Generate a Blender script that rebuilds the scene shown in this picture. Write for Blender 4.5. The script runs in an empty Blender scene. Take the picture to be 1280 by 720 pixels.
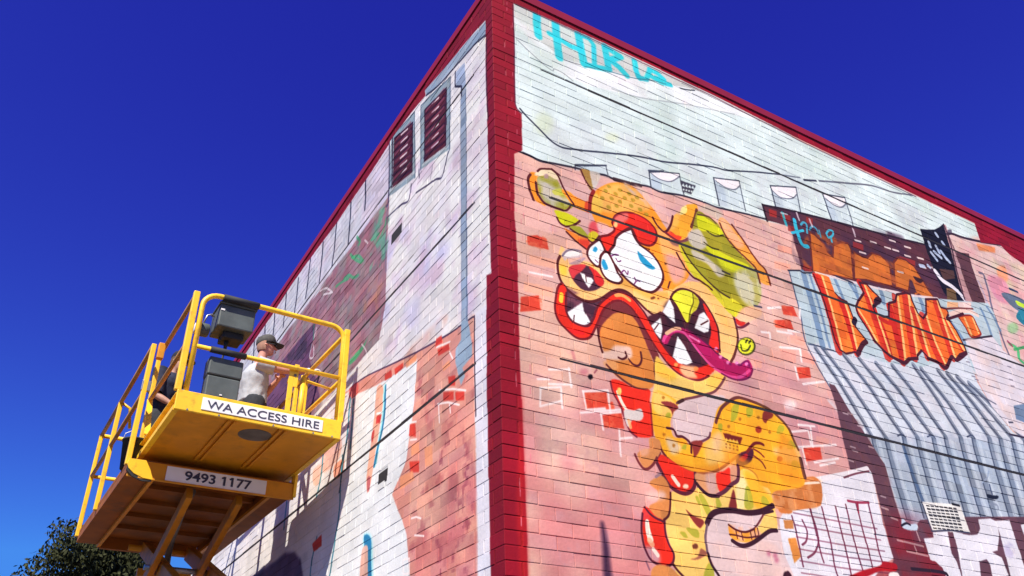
import bpy, bmesh, math, random
import numpy as np
from mathutils import Vector, Matrix

# ------------------------------------------------------------------ camera, sky, sun, exposure
scene = bpy.context.scene
COL = scene.collection
random.seed(7)
rng = np.random.default_rng(7)

YAW, PITCH, ROLL = 1.013207, 0.550330, -0.033990
FOCAL = 1019.772                       # focal length in pixels of a 1280 px wide frame
EYE = np.array([-2.4195, -4.0510, 1.60])
_cy, _sy, _cp, _sp = math.cos(YAW), math.sin(YAW), math.cos(PITCH), math.sin(PITCH)
FWD = np.array([_cy * _cp, _sy * _cp, _sp])
_r = np.array([_sy, -_cy, 0.0]); _u = np.cross(_r, FWD)
_cr, _sr = math.cos(ROLL), math.sin(ROLL)
RIGHT = _cr * _r + _sr * _u
UP = -_sr * _r + _cr * _u

cam_data = bpy.data.cameras.new("camera")
cam_data.sensor_width = 36.0
cam_data.lens = 36.0 * FOCAL / 1280.0
cam_data.clip_start = 0.05
cam_data.clip_end = 5000.0
cam = bpy.data.objects.new("camera", cam_data)
COL.objects.link(cam)
m = Matrix.Identity(4)
for i in range(3):
    m[i][0], m[i][1], m[i][2], m[i][3] = RIGHT[i], UP[i], -FWD[i], EYE[i]
cam.matrix_world = m
scene.camera = cam

SUN_TO = Vector((-0.448, -0.444, 0.776)).normalized()     # direction towards the sun
world = bpy.data.worlds.new("World")
scene.world = world
world.use_nodes = True
wn = world.node_tree
for n in list(wn.nodes):
    wn.nodes.remove(n)
wo = wn.nodes.new("ShaderNodeOutputWorld")
bg = wn.nodes.new("ShaderNodeBackground")
bg.inputs["Strength"].default_value = 0.085
sky = wn.nodes.new("ShaderNodeTexSky")
sky.sky_type = 'NISHITA'
sky.sun_disc = False
sky.sun_elevation = math.asin(SUN_TO.z)
sky.sun_rotation = math.atan2(SUN_TO.x, SUN_TO.y)
sky.altitude = 300
sky.air_density = 1.0
sky.dust_density = 0.15
sky.ozone_density = 4.5
# the deep, slightly violet blue of the photograph: one response curve per colour channel, the same all over the sky
sepc = wn.nodes.new("ShaderNodeSeparateColor")
comb = wn.nodes.new("ShaderNodeCombineColor")
wn.links.new(sky.outputs[0], sepc.inputs[0])
for ch, (gain, power) in enumerate(((0.365, 1.25), (2.45, 2.3), (1.15, 1.0))):
    a1 = wn.nodes.new("ShaderNodeMath"); a1.operation = 'MULTIPLY'; a1.inputs[1].default_value = 0.1032
    a2 = wn.nodes.new("ShaderNodeMath"); a2.operation = 'POWER'; a2.inputs[1].default_value = power
    a3 = wn.nodes.new("ShaderNodeMath"); a3.operation = 'MULTIPLY'; a3.inputs[1].default_value = gain / 0.1032
    wn.links.new(sepc.outputs[ch], a1.inputs[0]); wn.links.new(a1.outputs[0], a2.inputs[0]); wn.links.new(a2.outputs[0], a3.inputs[0])
    a4 = wn.nodes.new("ShaderNodeMath"); a4.operation = 'MINIMUM'; a4.inputs[1].default_value = (0.45, 1.9, 6.2)[ch]
    wn.links.new(a3.outputs[0], a4.inputs[0]); wn.links.new(a4.outputs[0], comb.inputs[ch])
wn.links.new(comb.outputs[0], bg.inputs["Color"])
wn.links.new(bg.outputs[0], wo.inputs["Surface"])

sun_data = bpy.data.lights.new("sun", 'SUN')
sun_data.energy = 5.0
sun_data.angle = math.radians(0.5)
sun_data.color = (1.0, 0.94, 0.81)
sun = bpy.data.objects.new("sun", sun_data)
COL.objects.link(sun)
sun.rotation_euler = (-SUN_TO).to_track_quat('-Z', 'Y').to_euler()
sun.location = (-20, -20, 40)

scene.view_settings.view_transform = 'Standard'
scene.view_settings.look = 'None'
scene.view_settings.exposure = 0.71
scene.view_settings.gamma = 1.0
scene.view_settings.use_curve_mapping = False
scene.render.engine = 'CYCLES'
scene.cycles.max_bounces = 6

# ------------------------------------------------------------------ helpers
def ray(px, py):
    d = FWD * FOCAL + RIGHT * (px - 640.0) - UP * (py - 360.0)
    return d / np.linalg.norm(d)

def lin(c):
    return tuple(((v / 255.0 + 0.055) / 1.055) ** 2.4 if v > 10 else v / 255.0 / 12.92 for v in c)

def link(o, parent=None):
    COL.objects.link(o)
    if parent is not None:
        o.parent = parent
    return o

def tag(o, label=None, cat=None, group=None, kind=None):
    if label: o["label"] = label
    if cat: o["category"] = cat
    if group: o["group"] = group
    if kind: o["kind"] = kind
    return o

def empty(name, loc=(0, 0, 0), rz=0.0):
    o = bpy.data.objects.new(name, None)
    o.empty_display_size = 0.2
    o.location = loc
    o.rotation_euler = (0, 0, rz)
    return link(o)

def mat(name, col, rough=0.6, var=0.12, scale=9.0, metal=0.0, spec=0.4, dirt=None, dirt_amt=0.0, dirt_scale=4.0, bump=0.0):
    """procedural paint/fabric/metal with soft mottling, optional dirt patches"""
    mt = bpy.data.materials.new(name)
    mt.use_nodes = True
    nt = mt.node_tree
    b = nt.nodes["Principled BSDF"]
    b.inputs["Roughness"].default_value = rough
    b.inputs["Metallic"].default_value = metal
    b.inputs["Specular IOR Level"].default_value = spec
    tc = nt.nodes.new("ShaderNodeTexCoord")
    nz = nt.nodes.new("ShaderNodeTexNoise")
    nz.inputs["Scale"].default_value = scale
    nz.inputs["Detail"].default_value = 6
    nt.links.new(tc.outputs["Object"], nz.inputs["Vector"])
    rp = nt.nodes.new("ShaderNodeValToRGB")
    rp.color_ramp.elements[0].position = 0.3
    rp.color_ramp.elements[1].position = 0.7
    rp.color_ramp.elements[0].color = tuple(v * (1 - var) for v in col) + (1,)
    rp.color_ramp.elements[1].color = tuple(min(1, v * (1 + var)) for v in col) + (1,)
    nt.links.new(nz.outputs["Fac"], rp.inputs["Fac"])
    out = rp.outputs["Color"]
    if dirt is not None:
        n2 = nt.nodes.new("ShaderNodeTexNoise")
        n2.inputs["Scale"].default_value = dirt_scale
        n2.inputs["Detail"].default_value = 8
        n2.inputs["Roughness"].default_value = 0.65
        nt.links.new(tc.outputs["Object"], n2.inputs["Vector"])
        r2 = nt.nodes.new("ShaderNodeValToRGB")
        r2.color_ramp.elements[0].position = 0.52
        r2.color_ramp.elements[1].position = 0.72
        r2.color_ramp.elements[0].color = (0, 0, 0, 1)
        r2.color_ramp.elements[1].color = (dirt_amt, dirt_amt, dirt_amt, 1)
        nt.links.new(n2.outputs["Fac"], r2.inputs["Fac"])
        mx = nt.nodes.new("ShaderNodeMix")
        mx.data_type = 'RGBA'
        nt.links.new(r2.outputs["Color"], mx.inputs[0])
        nt.links.new(out, mx.inputs[6])
        mx.inputs[7].default_value = tuple(dirt) + (1,)
        out = mx.outputs[2]
    nt.links.new(out, b.inputs["Base Color"])
    if bump:
        bp = nt.nodes.new("ShaderNodeBump")
        bp.inputs["Strength"].default_value = bump
        bp.inputs["Distance"].default_value = 0.01
        nt.links.new(nz.outputs["Fac"], bp.inputs["Height"])
        nt.links.new(bp.outputs[0], b.inputs["Normal"])
    return mt

class MB:
    """collects boxes, bars and tubes, then links them as ONE mesh object"""
    def __init__(self):
        self.v, self.f = [], []
    def add(self, vs, fs):
        o = len(self.v)
        self.v += [tuple(p) for p in vs]
        self.f += [tuple(i + o for i in q) for q in fs]
        return self
    def box(self, x0, x1, y0, y1, z0, z1):
        return self.add([(x, y, z) for z in (z0, z1) for y in (y0, y1) for x in (x0, x1)],
                        [(0, 2, 3, 1), (4, 5, 7, 6), (0, 1, 5, 4), (2, 6, 7, 3), (0, 4, 6, 2), (1, 3, 7, 5)])
    def bar(self, a, b, w, h, up=(0, 0, 1)):
        a, b = Vector(a), Vector(b)
        d = (b - a).normalized()
        s = d.cross(Vector(up))
        if s.length < 1e-4: s = d.cross(Vector((0, 1, 0)))
        s.normalize()
        t = s.cross(d)
        vs = [p + s * (i * w / 2) + t * (j * h / 2) for p in (a, b) for i, j in ((-1, -1), (1, -1), (1, 1), (-1, 1))]
        return self.add(vs, [(3, 2, 1, 0), (4, 5, 6, 7), (0, 1, 5, 4), (1, 2, 6, 5), (2, 3, 7, 6), (3, 0, 4, 7)])
    def tube(self, pts, r, n=10, cap=True):
        P = [Vector(p) for p in pts]
        rs = r if isinstance(r, (list, tuple)) else [r] * len(P)
        rings = []
        prev = None
        for i, p in enumerate(P):
            d = (P[min(i + 1, len(P) - 1)] - P[max(i - 1, 0)]).normalized()
            if prev is None:
                s = d.cross(Vector((0, 0, 1)))
                if s.length < 1e-3: s = d.cross(Vector((1, 0, 0)))
            else:
                s = prev - d * prev.dot(d)
            s.normalize(); prev = s
            t = d.cross(s)
            rings.append([p + (s * math.cos(2 * math.pi * k / n) + t * math.sin(2 * math.pi * k / n)) * rs[i] for k in range(n)])
        vs = [q for rg in rings for q in rg]
        fs = []
        for i in range(len(P) - 1):
            for k in range(n):
                k2 = (k + 1) % n
                fs.append((i * n + k, i * n + k2, (i + 1) * n + k2, (i + 1) * n + k))
        if cap:
            fs.append(tuple(range(n - 1, -1, -1)))
            fs.append(tuple((len(P) - 1) * n + k for k in range(n)))
        return self.add(vs, fs)
    def lathe(self, c, prof, axis='z', n=20):
        """prof: list of (radius, height)"""
        c = Vector(c)
        vs = []
        for r, h in prof:
            for k in range(n):
                a = 2 * math.pi * k / n
                p = (r * math.cos(a), r * math.sin(a), h)
                if axis == 'x': p = (p[2], p[0], p[1])
                if axis == 'y': p = (p[0], p[2], p[1])
                vs.append(c + Vector(p))
        fs = []
        for i in range(len(prof) - 1):
            for k in range(n):
                k2 = (k + 1) % n
                fs.append((i * n + k, i * n + k2, (i + 1) * n + k2, (i + 1) * n + k))
        fs.append(tuple(range(n - 1, -1, -1)))
        fs.append(tuple((len(prof) - 1) * n + k for k in range(n)))
        return self.add(vs, fs)
    def prism(self, poly, origin, ax, ay, depth):
        """extruded polygon: 2-D poly in axes ax, ay from origin, thickness vector depth"""
        o, ax, ay, dp = Vector(origin), Vector(ax), Vector(ay), Vector(depth)
        n = len(poly)
        vs = [o + ax * p[0] + ay * p[1] for p in poly]
        vs += [q + dp for q in vs]
        fs = [tuple(range(n - 1, -1, -1)), tuple(range(n, 2 * n))]
        fs += [(i, (i + 1) % n, n + (i + 1) % n, n + i) for i in range(n)]
        return self.add(vs, fs)
    def build(self, name, material, parent=None, bevel=0.0, smooth=False):
        me = bpy.data.meshes.new(name)
        me.from_pydata(self.v, [], self.f)
        bm = bmesh.new(); bm.from_mesh(me)
        bmesh.ops.recalc_face_normals(bm, faces=bm.faces)
        bm.to_mesh(me); bm.free()
        me.materials.append(material)
        if smooth:
            for p in me.polygons: p.use_smooth = len(p.vertices) == 4
        o = bpy.data.objects.new(name, me)
        if bevel:
            md = o.modifiers.new("bevel", 'BEVEL'); md.width = bevel; md.segments = 2; md.limit_method = 'ANGLE'
        return link(o, parent)

# ------------------------------------------------------------------ the paint on the two brick walls
# Each wall's mural is painted in wall metres (u along the wall, z up).  Outlines were traced from the
# photograph and laid on the wall plane once; the result is a fixed flat print on the bricks.
class Canvas:
    def __init__(self, side, width, z0, z1, ppm, base):
        self.side, self.W, self.z0, self.z1, self.ppm = side, width, z0, z1, ppm
        self.nx, self.ny = int(width * ppm), int((z1 - z0) * ppm)
        self.a = np.empty((self.ny, self.nx, 3), np.float32)
        self.a[:] = np.array(base, np.float32)
    def on(self, px, py):
        d = ray(px, py)
        if self.side == 'R':
            t = -EYE[1] / d[1]; p = EYE + t * d
            return (p[0], p[2])
        t = -EYE[0] / d[0]; p = EYE + t * d
        return (p[1], p[2])
    def cv(self, pts):
        return np.array([self.on(*p) for p in pts])
    def px2m(self, p):
        a = np.array(self.on(*p)); b = np.array(self.on(p[0] + 1, p[1])); c = np.array(self.on(p[0], p[1] + 1))
        return 0.5 * (np.linalg.norm(b - a) + np.linalg.norm(c - a)) if self.side == 'R' else 1.35 * np.linalg.norm(c - a)
    def grid(self, P):
        return np.stack([P[:, 0] * self.ppm, (P[:, 1] - self.z0) * self.ppm], -1)
    @staticmethod
    def cat(P, closed, n=5):
        P = np.asarray(P, float); N = len(P)
        out = []
        rngN = N if closed else N - 1
        for i in range(rngN):
            if closed:
                p0, p1, p2, p3 = P[(i - 1) % N], P[i], P[(i + 1) % N], P[(i + 2) % N]
            else:
                p0, p1, p2, p3 = P[max(i - 1, 0)], P[i], P[i + 1], P[min(i + 2, N - 1)]
            for k in range(n):
                t = k / n
                out.append(0.5 * ((2 * p1) + (-p0 + p2) * t + (2 * p0 - 5 * p1 + 4 * p2 - p3) * t * t + (-p0 + 3 * p1 - 3 * p2 + p3) * t ** 3))
        if not closed: out.append(P[-1])
        return np.array(out)
    @staticmethod
    def blur(m, r):
        if r < 1: return m
        for ax in (0, 1):
            pad = [(0, 0), (0, 0)]; pad[ax] = (r + 1, r)
            c = np.cumsum(np.pad(m, pad, mode='edge'), axis=ax)
            k = 2 * r + 1
            m = (c[k:] - c[:-k]) / k if ax == 0 else (c[:, k:] - c[:, :-k]) / k
        return m
    def mask(self, G, soft):
        """coverage of a closed polygon in grid units -> (mask, x0, y0)"""
        pad = soft * 2 + 3
        x0, y0 = max(0, int(G[:, 0].min()) - pad), max(0, int(G[:, 1].min()) - pad)
        x1, y1 = min(self.nx, int(G[:, 0].max()) + pad + 2), min(self.ny, int(G[:, 1].max()) + pad + 2)
        if x1 <= x0 or y1 <= y0: return None
        w, h = x1 - x0, y1 - y0
        T = np.zeros((h, w + 1), np.uint8)
        ys = np.arange(h) + y0 + 0.5
        N = len(G)
        for i in range(N):
            ax, ay = G[i]; bx, by = G[(i + 1) % N]
            if ay == by: continue
            rows = np.nonzero((ay <= ys) != (by <= ys))[0]
            if len(rows) == 0: continue
            xi = ax + (ys[rows] - ay) * (bx - ax) / (by - ay) - x0
            ci = np.clip(np.ceil(xi - 0.5), 0, w).astype(int)
            np.bitwise_xor.at(T, (rows, ci), 1)
        M = np.bitwise_xor.accumulate(T, axis=1)[:, :w].astype(np.float32)
        M = self.blur(M, max(1, soft))
        if soft > 1: M = self.blur(M, soft)
        return M, x0, y0
    def put(self, M, x0, y0, col, alpha):
        h, w = M.shape
        A = (M * alpha)[..., None]
        s = self.a[y0:y0 + h, x0:x0 + w]
        s += (np.array(col, np.float32) - s) * A
    def fill(self, pts, col, alpha=1.0, soft=0, smooth=True, metres=False):
        P = np.asarray(pts, float) if metres else self.cv(pts)
        if smooth: P = self.cat(P, True)
        r = self.mask(self.grid(P), soft)
        if r: self.put(r[0], r[1], r[2], col, alpha)
    def stroke(self, pts, col, w, alpha=1.0, smooth=True, metres=False, soft=1.2, w2=None):
        """w: width in photo pixels (or metres)"""
        if metres:
            P = np.asarray(pts, float); wm = w
            k = 1.0
        else:
            P = self.cv(pts); k = self.px2m(pts[len(pts) // 2]); wm = w * k
        w2m = wm if w2 is None else w2 * (1.0 if metres else k)
        if smooth and len(P) > 2: P = self.cat(P, False)
        G = self.grid(P)
        n = len(G) - 1
        R = (np.linspace(wm, w2m, n + 1)) * self.ppm / 2
        R = np.maximum(R, 0.6)
        pad = int(R.max() + soft + 3)
        x0, y0 = max(0, int(G[:, 0].min()) - pad), max(0, int(G[:, 1].min()) - pad)
        x1, y1 = min(self.nx, int(G[:, 0].max()) + pad), min(self.ny, int(G[:, 1].max()) + pad)
        if x1 <= x0 or y1 <= y0: return
        M = np.zeros((y1 - y0, x1 - x0), np.float32)
        for i in range(n):
            a, b = G[i], G[i + 1]
            bx0, by0 = max(x0, int(min(a[0], b[0]) - pad)), max(y0, int(min(a[1], b[1]) - pad))
            bx1, by1 = min(x1, int(max(a[0], b[0]) + pad) + 1), min(y1, int(max(a[1], b[1]) + pad) + 1)
            if bx1 <= bx0 or by1 <= by0: continue
            X = np.arange(bx0, bx1)[None, :] + 0.5 - a[0]; Y = np.arange(by0, by1)[:, None] + 0.5 - a[1]
            d = b - a; L2 = max(1e-6, d @ d)
            t = np.clip((X * d[0] + Y * d[1]) / L2, 0, 1)
            D = np.hypot(X - t * d[0], Y - t * d[1])
            rr = R[i] + (R[i + 1] - R[i]) * t
            c = np.clip((rr - D) / soft + 0.5, 0, 1)
            s = M[by0 - y0:by1 - y0, bx0 - x0:bx1 - x0]
            np.maximum(s, c, out=s)
        self.put(M, x0, y0, col, alpha)
    def shape(self, pts, col, line=None, w=2.5, soft=0, alpha=1.0, smooth=True):
        self.fill(pts, col, alpha, soft, smooth)
        if line is not None:
            self.stroke(list(pts) + [pts[0]], line, w, smooth=smooth)
    def noise(self, cell, seed):
        """smooth value noise over the whole canvas, 0..1, at quarter size"""
        g = np.random.default_rng(seed)
        nx, ny = self.nx // 4 + 1, self.ny // 4 + 1
        cw = max(1.0, cell * self.ppm / 4)
        lx, ly = int(nx / cw) + 3, int(ny / cw) + 3
        L = g.random((ly, lx)).astype(np.float32)
        X = np.arange(nx) / cw; Y = np.arange(ny) / cw
        xi, yi = X.astype(int), Y.astype(int)
        fx, fy = X - xi, Y - yi
        fx = fx * fx * (3 - 2 * fx); fy = fy * fy * (3 - 2 * fy)
        a = L[yi][:, xi] * (1 - fx) + L[yi][:, xi + 1] * fx
        b = L[yi + 1][:, xi] * (1 - fx) + L[yi + 1][:, xi + 1] * fx
        q = a * (1 - fy)[:, None] + b * fy[:, None]
        return np.repeat(np.repeat(q, 4, 0), 4, 1)[:self.ny, :self.nx]
    def mottle(self, pts, col, cell=0.25, lo=0.45, hi=0.8, alpha=1.0, soft=8, seed=1, smooth=True):
        """patchy wash of colour inside a soft-edged region"""
        P = self.cv(pts)
        r = self.mask(self.grid(self.cat(P, True) if smooth else P), soft)
        if not r: return
        M, x0, y0 = r
        h, w = M.shape
        if not hasattr(self, '_nz'): self._nz = {}
        key = (cell, seed)
        if key not in self._nz:
            self._nz[key] = 0.62 * self.noise(cell, seed) + 0.38 * self.noise(cell * 0.37, seed + 50)
        N = self._nz[key][y0:y0 + h, x0:x0 + w]
        self.put(M * np.clip((N - lo) / (hi - lo), 0, 1), x0, y0, col, alpha)
    def dot(self, p, r, col, alpha=1.0, squash=1.0, soft=0, slant=0.0):
        k = [(p[0] + r * math.cos(t) + slant * r * math.sin(t), p[1] + r * squash * math.sin(t)) for t in np.linspace(0, 2 * math.pi, 9)[:-1]]
        self.fill(k, col, alpha, soft)
    def image(self, name):
        out = np.ones((self.ny, self.nx, 4), np.float32)
        out[..., :3] = np.clip(self.a, 0, 1)
        im = bpy.data.images.new(name, self.nx, self.ny, alpha=False)
        im.pixels.foreach_set(out.ravel())
        im.update(); im.pack()
        return im

def c255(*c): return tuple(v / 255.0 for v in c)
OUT = c255(88, 30, 34)            # the artist's dark outline
PK = c255(222, 170, 164)

# ================================================================= right wall
R = Canvas('R', 9.0, 2.0, 7.72, 250, PK)
F, S, H = R.fill, R.stroke, R.shape
WH = c255(220, 233, 237)
RED = c255(148, 20, 40)
# pink brickwork, mottled
everything = [(600, 100), (1280, 330), (1400, 800), (600, 800)]
R.mottle(everything, c255(232, 186, 172), 0.5, 0.45, 0.75, 0.9, seed=3)
R.mottle([(655, 470), (760, 470), (900, 700), (900, 800), (650, 800)], c255(210, 124, 132), 0.45, 0.25, 0.7, 0.75, soft=40, seed=4)
R.mottle([(880, 430), (1060, 480), (1060, 590), (960, 560), (900, 500)], c255(208, 134, 148), 0.5, 0.2, 0.7, 0.8, soft=25, seed=5)
R.mottle([(650, 300), (740, 310), (760, 380), (740, 460), (655, 440)], c255(234, 182, 160), 0.3, 0.3, 0.7, 0.7, soft=18, seed=6)
R.mottle([(700, 210), (830, 240), (830, 300), (740, 300)], c255(216, 172, 172), 0.2, 0.3, 0.7, 0.7, soft=10, seed=8)
R.mottle([(930, 270), (1000, 300), (1020, 420), (970, 420)], c255(228, 184, 176), 0.25, 0.2, 0.7, 0.7, soft=12, seed=9)
R.mottle(everything, c255(205, 150, 160), 0.09, 0.66, 0.86, 0.5, seed=12)
# faint brushed rectangles (touched-up bricks)
for x, y, w, h, cc in ((662, 318, 38, 11, (246, 176, 150)), (706, 345, 30, 11, (244, 170, 148)), (655, 352, 36, 12, (246, 176, 150)), (712, 320, 20, 10, (246, 190, 170)),
                       (700, 420, 34, 12, (238, 190, 176)), (668, 410, 30, 12, (240, 194, 180)), (716, 450, 24, 12, (236, 186, 180)), (690, 560, 40, 13, (238, 192, 180)),
                       (972, 306, 18, 8, (244, 160, 140)), (968, 326, 20, 9, (244, 170, 150)), (975, 434, 20, 16, (238, 160, 146)), (1002, 438, 18, 14, (240, 160, 146)),
                       (988, 418, 18, 11, (242, 172, 156)), (962, 436, 14, 14, (240, 170, 156)), (1020, 545, 16, 9, (232, 160, 150)), (938, 448, 14, 10, (240, 170, 154))):
    F([(x, y), (x + w, y + w * .22), (x + w, y + h + w * .22), (x, y + h)], c255(*cc), 0.8, 1, smooth=False)

# upper white field
top = [(640, -30), (640, 187)] + [(663, 195), (680, 202), (705, 207), (724, 212), (757, 219), (768, 223), (790, 229), (810, 233), (835, 242), (865, 248), (895, 259), (935, 268), (960, 277), (1000, 285),
      (1080, 300), (1160, 318), (1190, 300), (1226, 303), (1218, 280), (1145, 245), (1000, 176), (900, 125), (760, 56)]
F(top, WH, smooth=False)
F([(640, -30), (643, 20), (660, 40), (703, 74), (740, 84), (800, 98), (865, 112), (900, 128), (1000, 176), (700, 0)], c255(206, 207, 208), smooth=False)
F([(643, 21), (660, 39), (703, 73), (740, 83), (800, 98), (865, 111), (905, 126), (948, 150), (930, 146), (870, 134), (800, 122), (740, 108), (700, 92), (665, 70), (643, 46)], c255(240, 243, 250), soft=1, smooth=False)
R.mottle(top, c255(202, 220, 218), 0.45, 0.5, 0.8, 0.7, soft=4, seed=21)
R.mottle([(690, 150), (800, 170), (1000, 220), (1150, 260), (1150, 290), (900, 240), (700, 205)], c255(206, 212, 222), 0.3, 0.45, 0.75, 0.7, soft=10, seed=22)
R.mottle([(640, 10), (700, 60), (900, 140), (700, 90)], c255(232, 220, 230), 0.2, 0.5, 0.8, 0.6, soft=6, seed=23)
R.dot((765, 172), 9, c255(214, 222, 178), 0.5, 0.6, soft=5)
R.dot((680, 155), 12, c255(214, 226, 190), 0.5, 1.2, soft=6)
S([(765, 111), (800, 122), (860, 131), (918, 143)], c255(170, 178, 186), 1.3, 0.8)
S([(705, 75), (740, 85), (745, 84)], c255(120, 120, 130), 1.2, 0.7)
S([(850, 110), (858, 112), (868, 113)], c255(60, 70, 90), 1.3)
S([(647, 50), (672, 74), (690, 88), (693, 86), (705, 92), (716, 101)], c255(140, 146, 154), 1.3, 0.8)
# cyan lettering
CY = c255(48, 208, 226)
def cy(p, w=7, a=0.95): S(p, CY, w, a, smooth=False, soft=5)
cy([(671, 17), (671, 30), (673, 45)], 8)
cy([(694, 28), (696, 48), (699, 72)], 8)
cy([(687, 42), (700, 49), (712, 57), (726, 63)], 6)
cy([(723, 43), (726, 60), (730, 80)], 8)
cy([(723, 43), (736, 48), (742, 56), (743, 80)], 5)
cy([(730, 80), (745, 84), (760, 87)], 6)
cy([(756, 58), (758, 70), (761, 86)], 7)
cy([(756, 58), (768, 66), (776, 71), (762, 75)], 6)
cy([(764, 76), (774, 84), (783, 94)], 7)
cy([(793, 76), (795, 88), (799, 97)], 6)
cy([(799, 97), (808, 99), (812, 88)], 5)
cy([(812, 87), (822, 92), (830, 99), (820, 98)], 5)
cy([(813, 95), (826, 103), (838, 106)], 5)
S([(731, 83), (760, 89), (790, 97), (812, 100), (832, 105)], c255(70, 120, 140), 1.2, 0.7)
# the wavy dark line under the eave and the paper windows
LN = c255(62, 66, 86)
S([(650, 136), (657, 144), (673, 160), (688, 175), (700, 183), (712, 186), (737, 189), (760, 191), (800, 196), (830, 202), (860, 205), (893, 209), (910, 213), (945, 215), (975, 218)], LN, 2.0)
S([(975, 218), (1000, 222)], c255(120, 125, 140), 1.4)
S([(1005, 225), (1020, 226)], LN, 1.8)
S([(1024, 226), (1060, 229), (1090, 232), (1115, 240), (1140, 244)], c255(110, 112, 128), 1.5)
GW = c255(204, 216, 228)
for q, arc in ((((719, 206), (757, 207), (760, 218), (719, 212)), None),
          (((811, 213), (849, 217), (855, 244), (814, 235)), ((813, 216), (824, 224), (838, 227), (849, 221))),
          (((892, 222), (924, 226), (932, 264), (899, 257)), ((895, 226), (906, 234), (918, 237), (925, 232))),
          (((963, 232), (995, 234), (1001, 266), (970, 260)), ((965, 238), (976, 247), (990, 248), (996, 243))),
          (((1028, 242), (1056, 247), (1067, 283), (1040, 276)), ((1032, 248), (1042, 256), (1052, 259), (1058, 254)))):
    F(q, GW, 0.55, smooth=False)
    F([q[0], ((q[0][0] * 2 + q[1][0]) / 3, (q[0][1] * 2 + q[1][1]) / 3), ((q[3][0] * 2 + q[2][0]) / 3, (q[3][1] * 2 + q[2][1]) / 3), q[3]], c255(176, 190, 212), 0.55, 3, smooth=False)
    if arc:
        F([q[0], q[1]] + list(arc[::-1]), c255(247, 240, 248), smooth=False)
        S(arc, c255(120, 122, 140), 1.2)
    S([q[3], q[0]], LN, 1.5, 0.9, smooth=False)
    S([q[0], q[1]], LN, 1.3, 0.9, smooth=False)
    S([q[1], q[2]], LN, 1.3, 0.75, smooth=False)
F([(719, 205), (758, 206), (759, 208), (720, 208)], LN, smooth=False)
F([(811, 212), (830, 213), (830, 215), (812, 216)], LN, smooth=False)
F([(850, 225), (870, 232), (864, 243), (853, 239)], c255(66, 62, 78), smooth=False)
for i in range(4):
    F([(852 + i * 4, 232 + i * .9), (854.6 + i * 4, 229 + i * .9), (856 + i * 4, 234 + i * .9)], WH, smooth=False)
    R.dot((854.5 + i * 3.4, 237 + i * .8), 1.2, WH)
# line between white field and pink bricks
S([(644, 187), (663, 195), (675, 201), (690, 204), (705, 207), (724, 211), (740, 216), (757, 219), (768, 224), (790, 230), (810, 233), (826, 240), (850, 244), (865, 248), (880, 253), (895, 259), (908, 262), (935, 268), (958, 274)], c255(54, 46, 62), 2.3)
S([(768, 224), (790, 230), (800, 232)], c255(60, 36, 40), 4.5, 0.85)

# ---------------------------------------------------------------- brown upper house wall and its lettering
BR = c255(92, 50, 60)
F([(953, 256), (1000, 266), (1070, 284), (1120, 297), (1158, 306), (1172, 330), (1190, 376), (1140, 370), (1060, 352), (1015, 341), (1003, 340), (995, 310), (988, 283), (960, 276)], BR, smooth=False)
R.mottle([(955, 258), (1158, 305), (1185, 372), (1010, 338), (990, 285)], c255(72, 44, 66), 0.3, 0.4, 0.7, 0.8, soft=3, seed=31)
S([(953, 256), (1000, 266), (1070, 284), (1120, 297), (1158, 306)], c255(48, 32, 44), 2)
S([(953, 256), (959, 276)], c255(48, 30, 40), 2.2)
F([(961, 261), (971, 264), (971, 272), (962, 270)], c255(160, 48, 44), smooth=False)
for x, y, w in ((1008, 271, 8), (1066, 302, 13), (1004, 330, 12), (976, 266, 12), (1124, 320, 20), (985, 281, 8)):
    F([(x, y), (x + w, y + w * .3), (x + w, y + w * .3 + 8), (x, y + 7)], c255(158, 46, 42), 0.8, 1, smooth=False)
OR = c255(206, 110, 44)
def letter(p): H(p, OR, c255(104, 44, 40), 1.8, smooth=False)
letter([(1012, 290), (1018, 293), (1026, 301), (1031, 306), (1034, 315), (1041, 321), (1042, 306), (1050, 303), (1060, 304), (1064, 312), (1067, 350), (1050, 346), (1036, 343), (1034, 338), (1030, 344), (1016, 340)])
letter([(1067, 314), (1078, 321), (1084, 322), (1090, 316), (1100, 319), (1106, 324), (1112, 331), (1116, 358), (1098, 354), (1084, 350), (1068, 349)])
letter([(1117, 328), (1122, 322), (1132, 325), (1142, 333), (1150, 345), (1160, 362), (1168, 372), (1155, 373), (1149, 368), (1144, 371), (1138, 350), (1136, 364), (1119, 359)])
R.mottle([(1012, 292), (1060, 304), (1110, 325), (1160, 365), (1016, 340)], c255(178, 88, 42), 0.12, 0.5, 0.75, 0.8, soft=3, seed=33)
F([(1142, 345), (1154, 350), (1150, 354), (1144, 350)], c255(60, 32, 34))
F([(1136, 352), (1140, 350), (1146, 366), (1139, 366)], c255(84, 50, 66), smooth=False)
for p in ((1069, 300), (1075, 315), (1088, 302), (1106, 309), (1116, 312), (1131, 308), (1131, 319), (1147, 322), (1150, 333), (1122, 339), (1078, 334), (1160, 333), (1112, 300)):
    S([p, (p[0] + 7, p[1] + 2)], c255(236, 214, 216), 1.6, 0.9)
S([(978, 266), (983, 281)], CY, 3, 0.7); S([(976, 266), (984, 268)], c255(210, 220, 230), 1.5, .7)
S([(993, 275), (996, 288), (1001, 302), (1005, 307), (1010, 308)], c255(60, 190, 224), 4)
S([(990, 291), (1004, 288)], c255(60, 190, 224), 2.4)
S([(1001, 281), (1004, 278), (1008, 281), (1009, 291)], c255(70, 170, 205), 2, .9)
S([(1012, 287), (1015, 283), (1020, 286), (1023, 292)], c255(70, 170, 205), 1.8, .8)
S([(1024, 288), (1026, 296)], c255(70, 170, 205), 1.8, .8)
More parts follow.
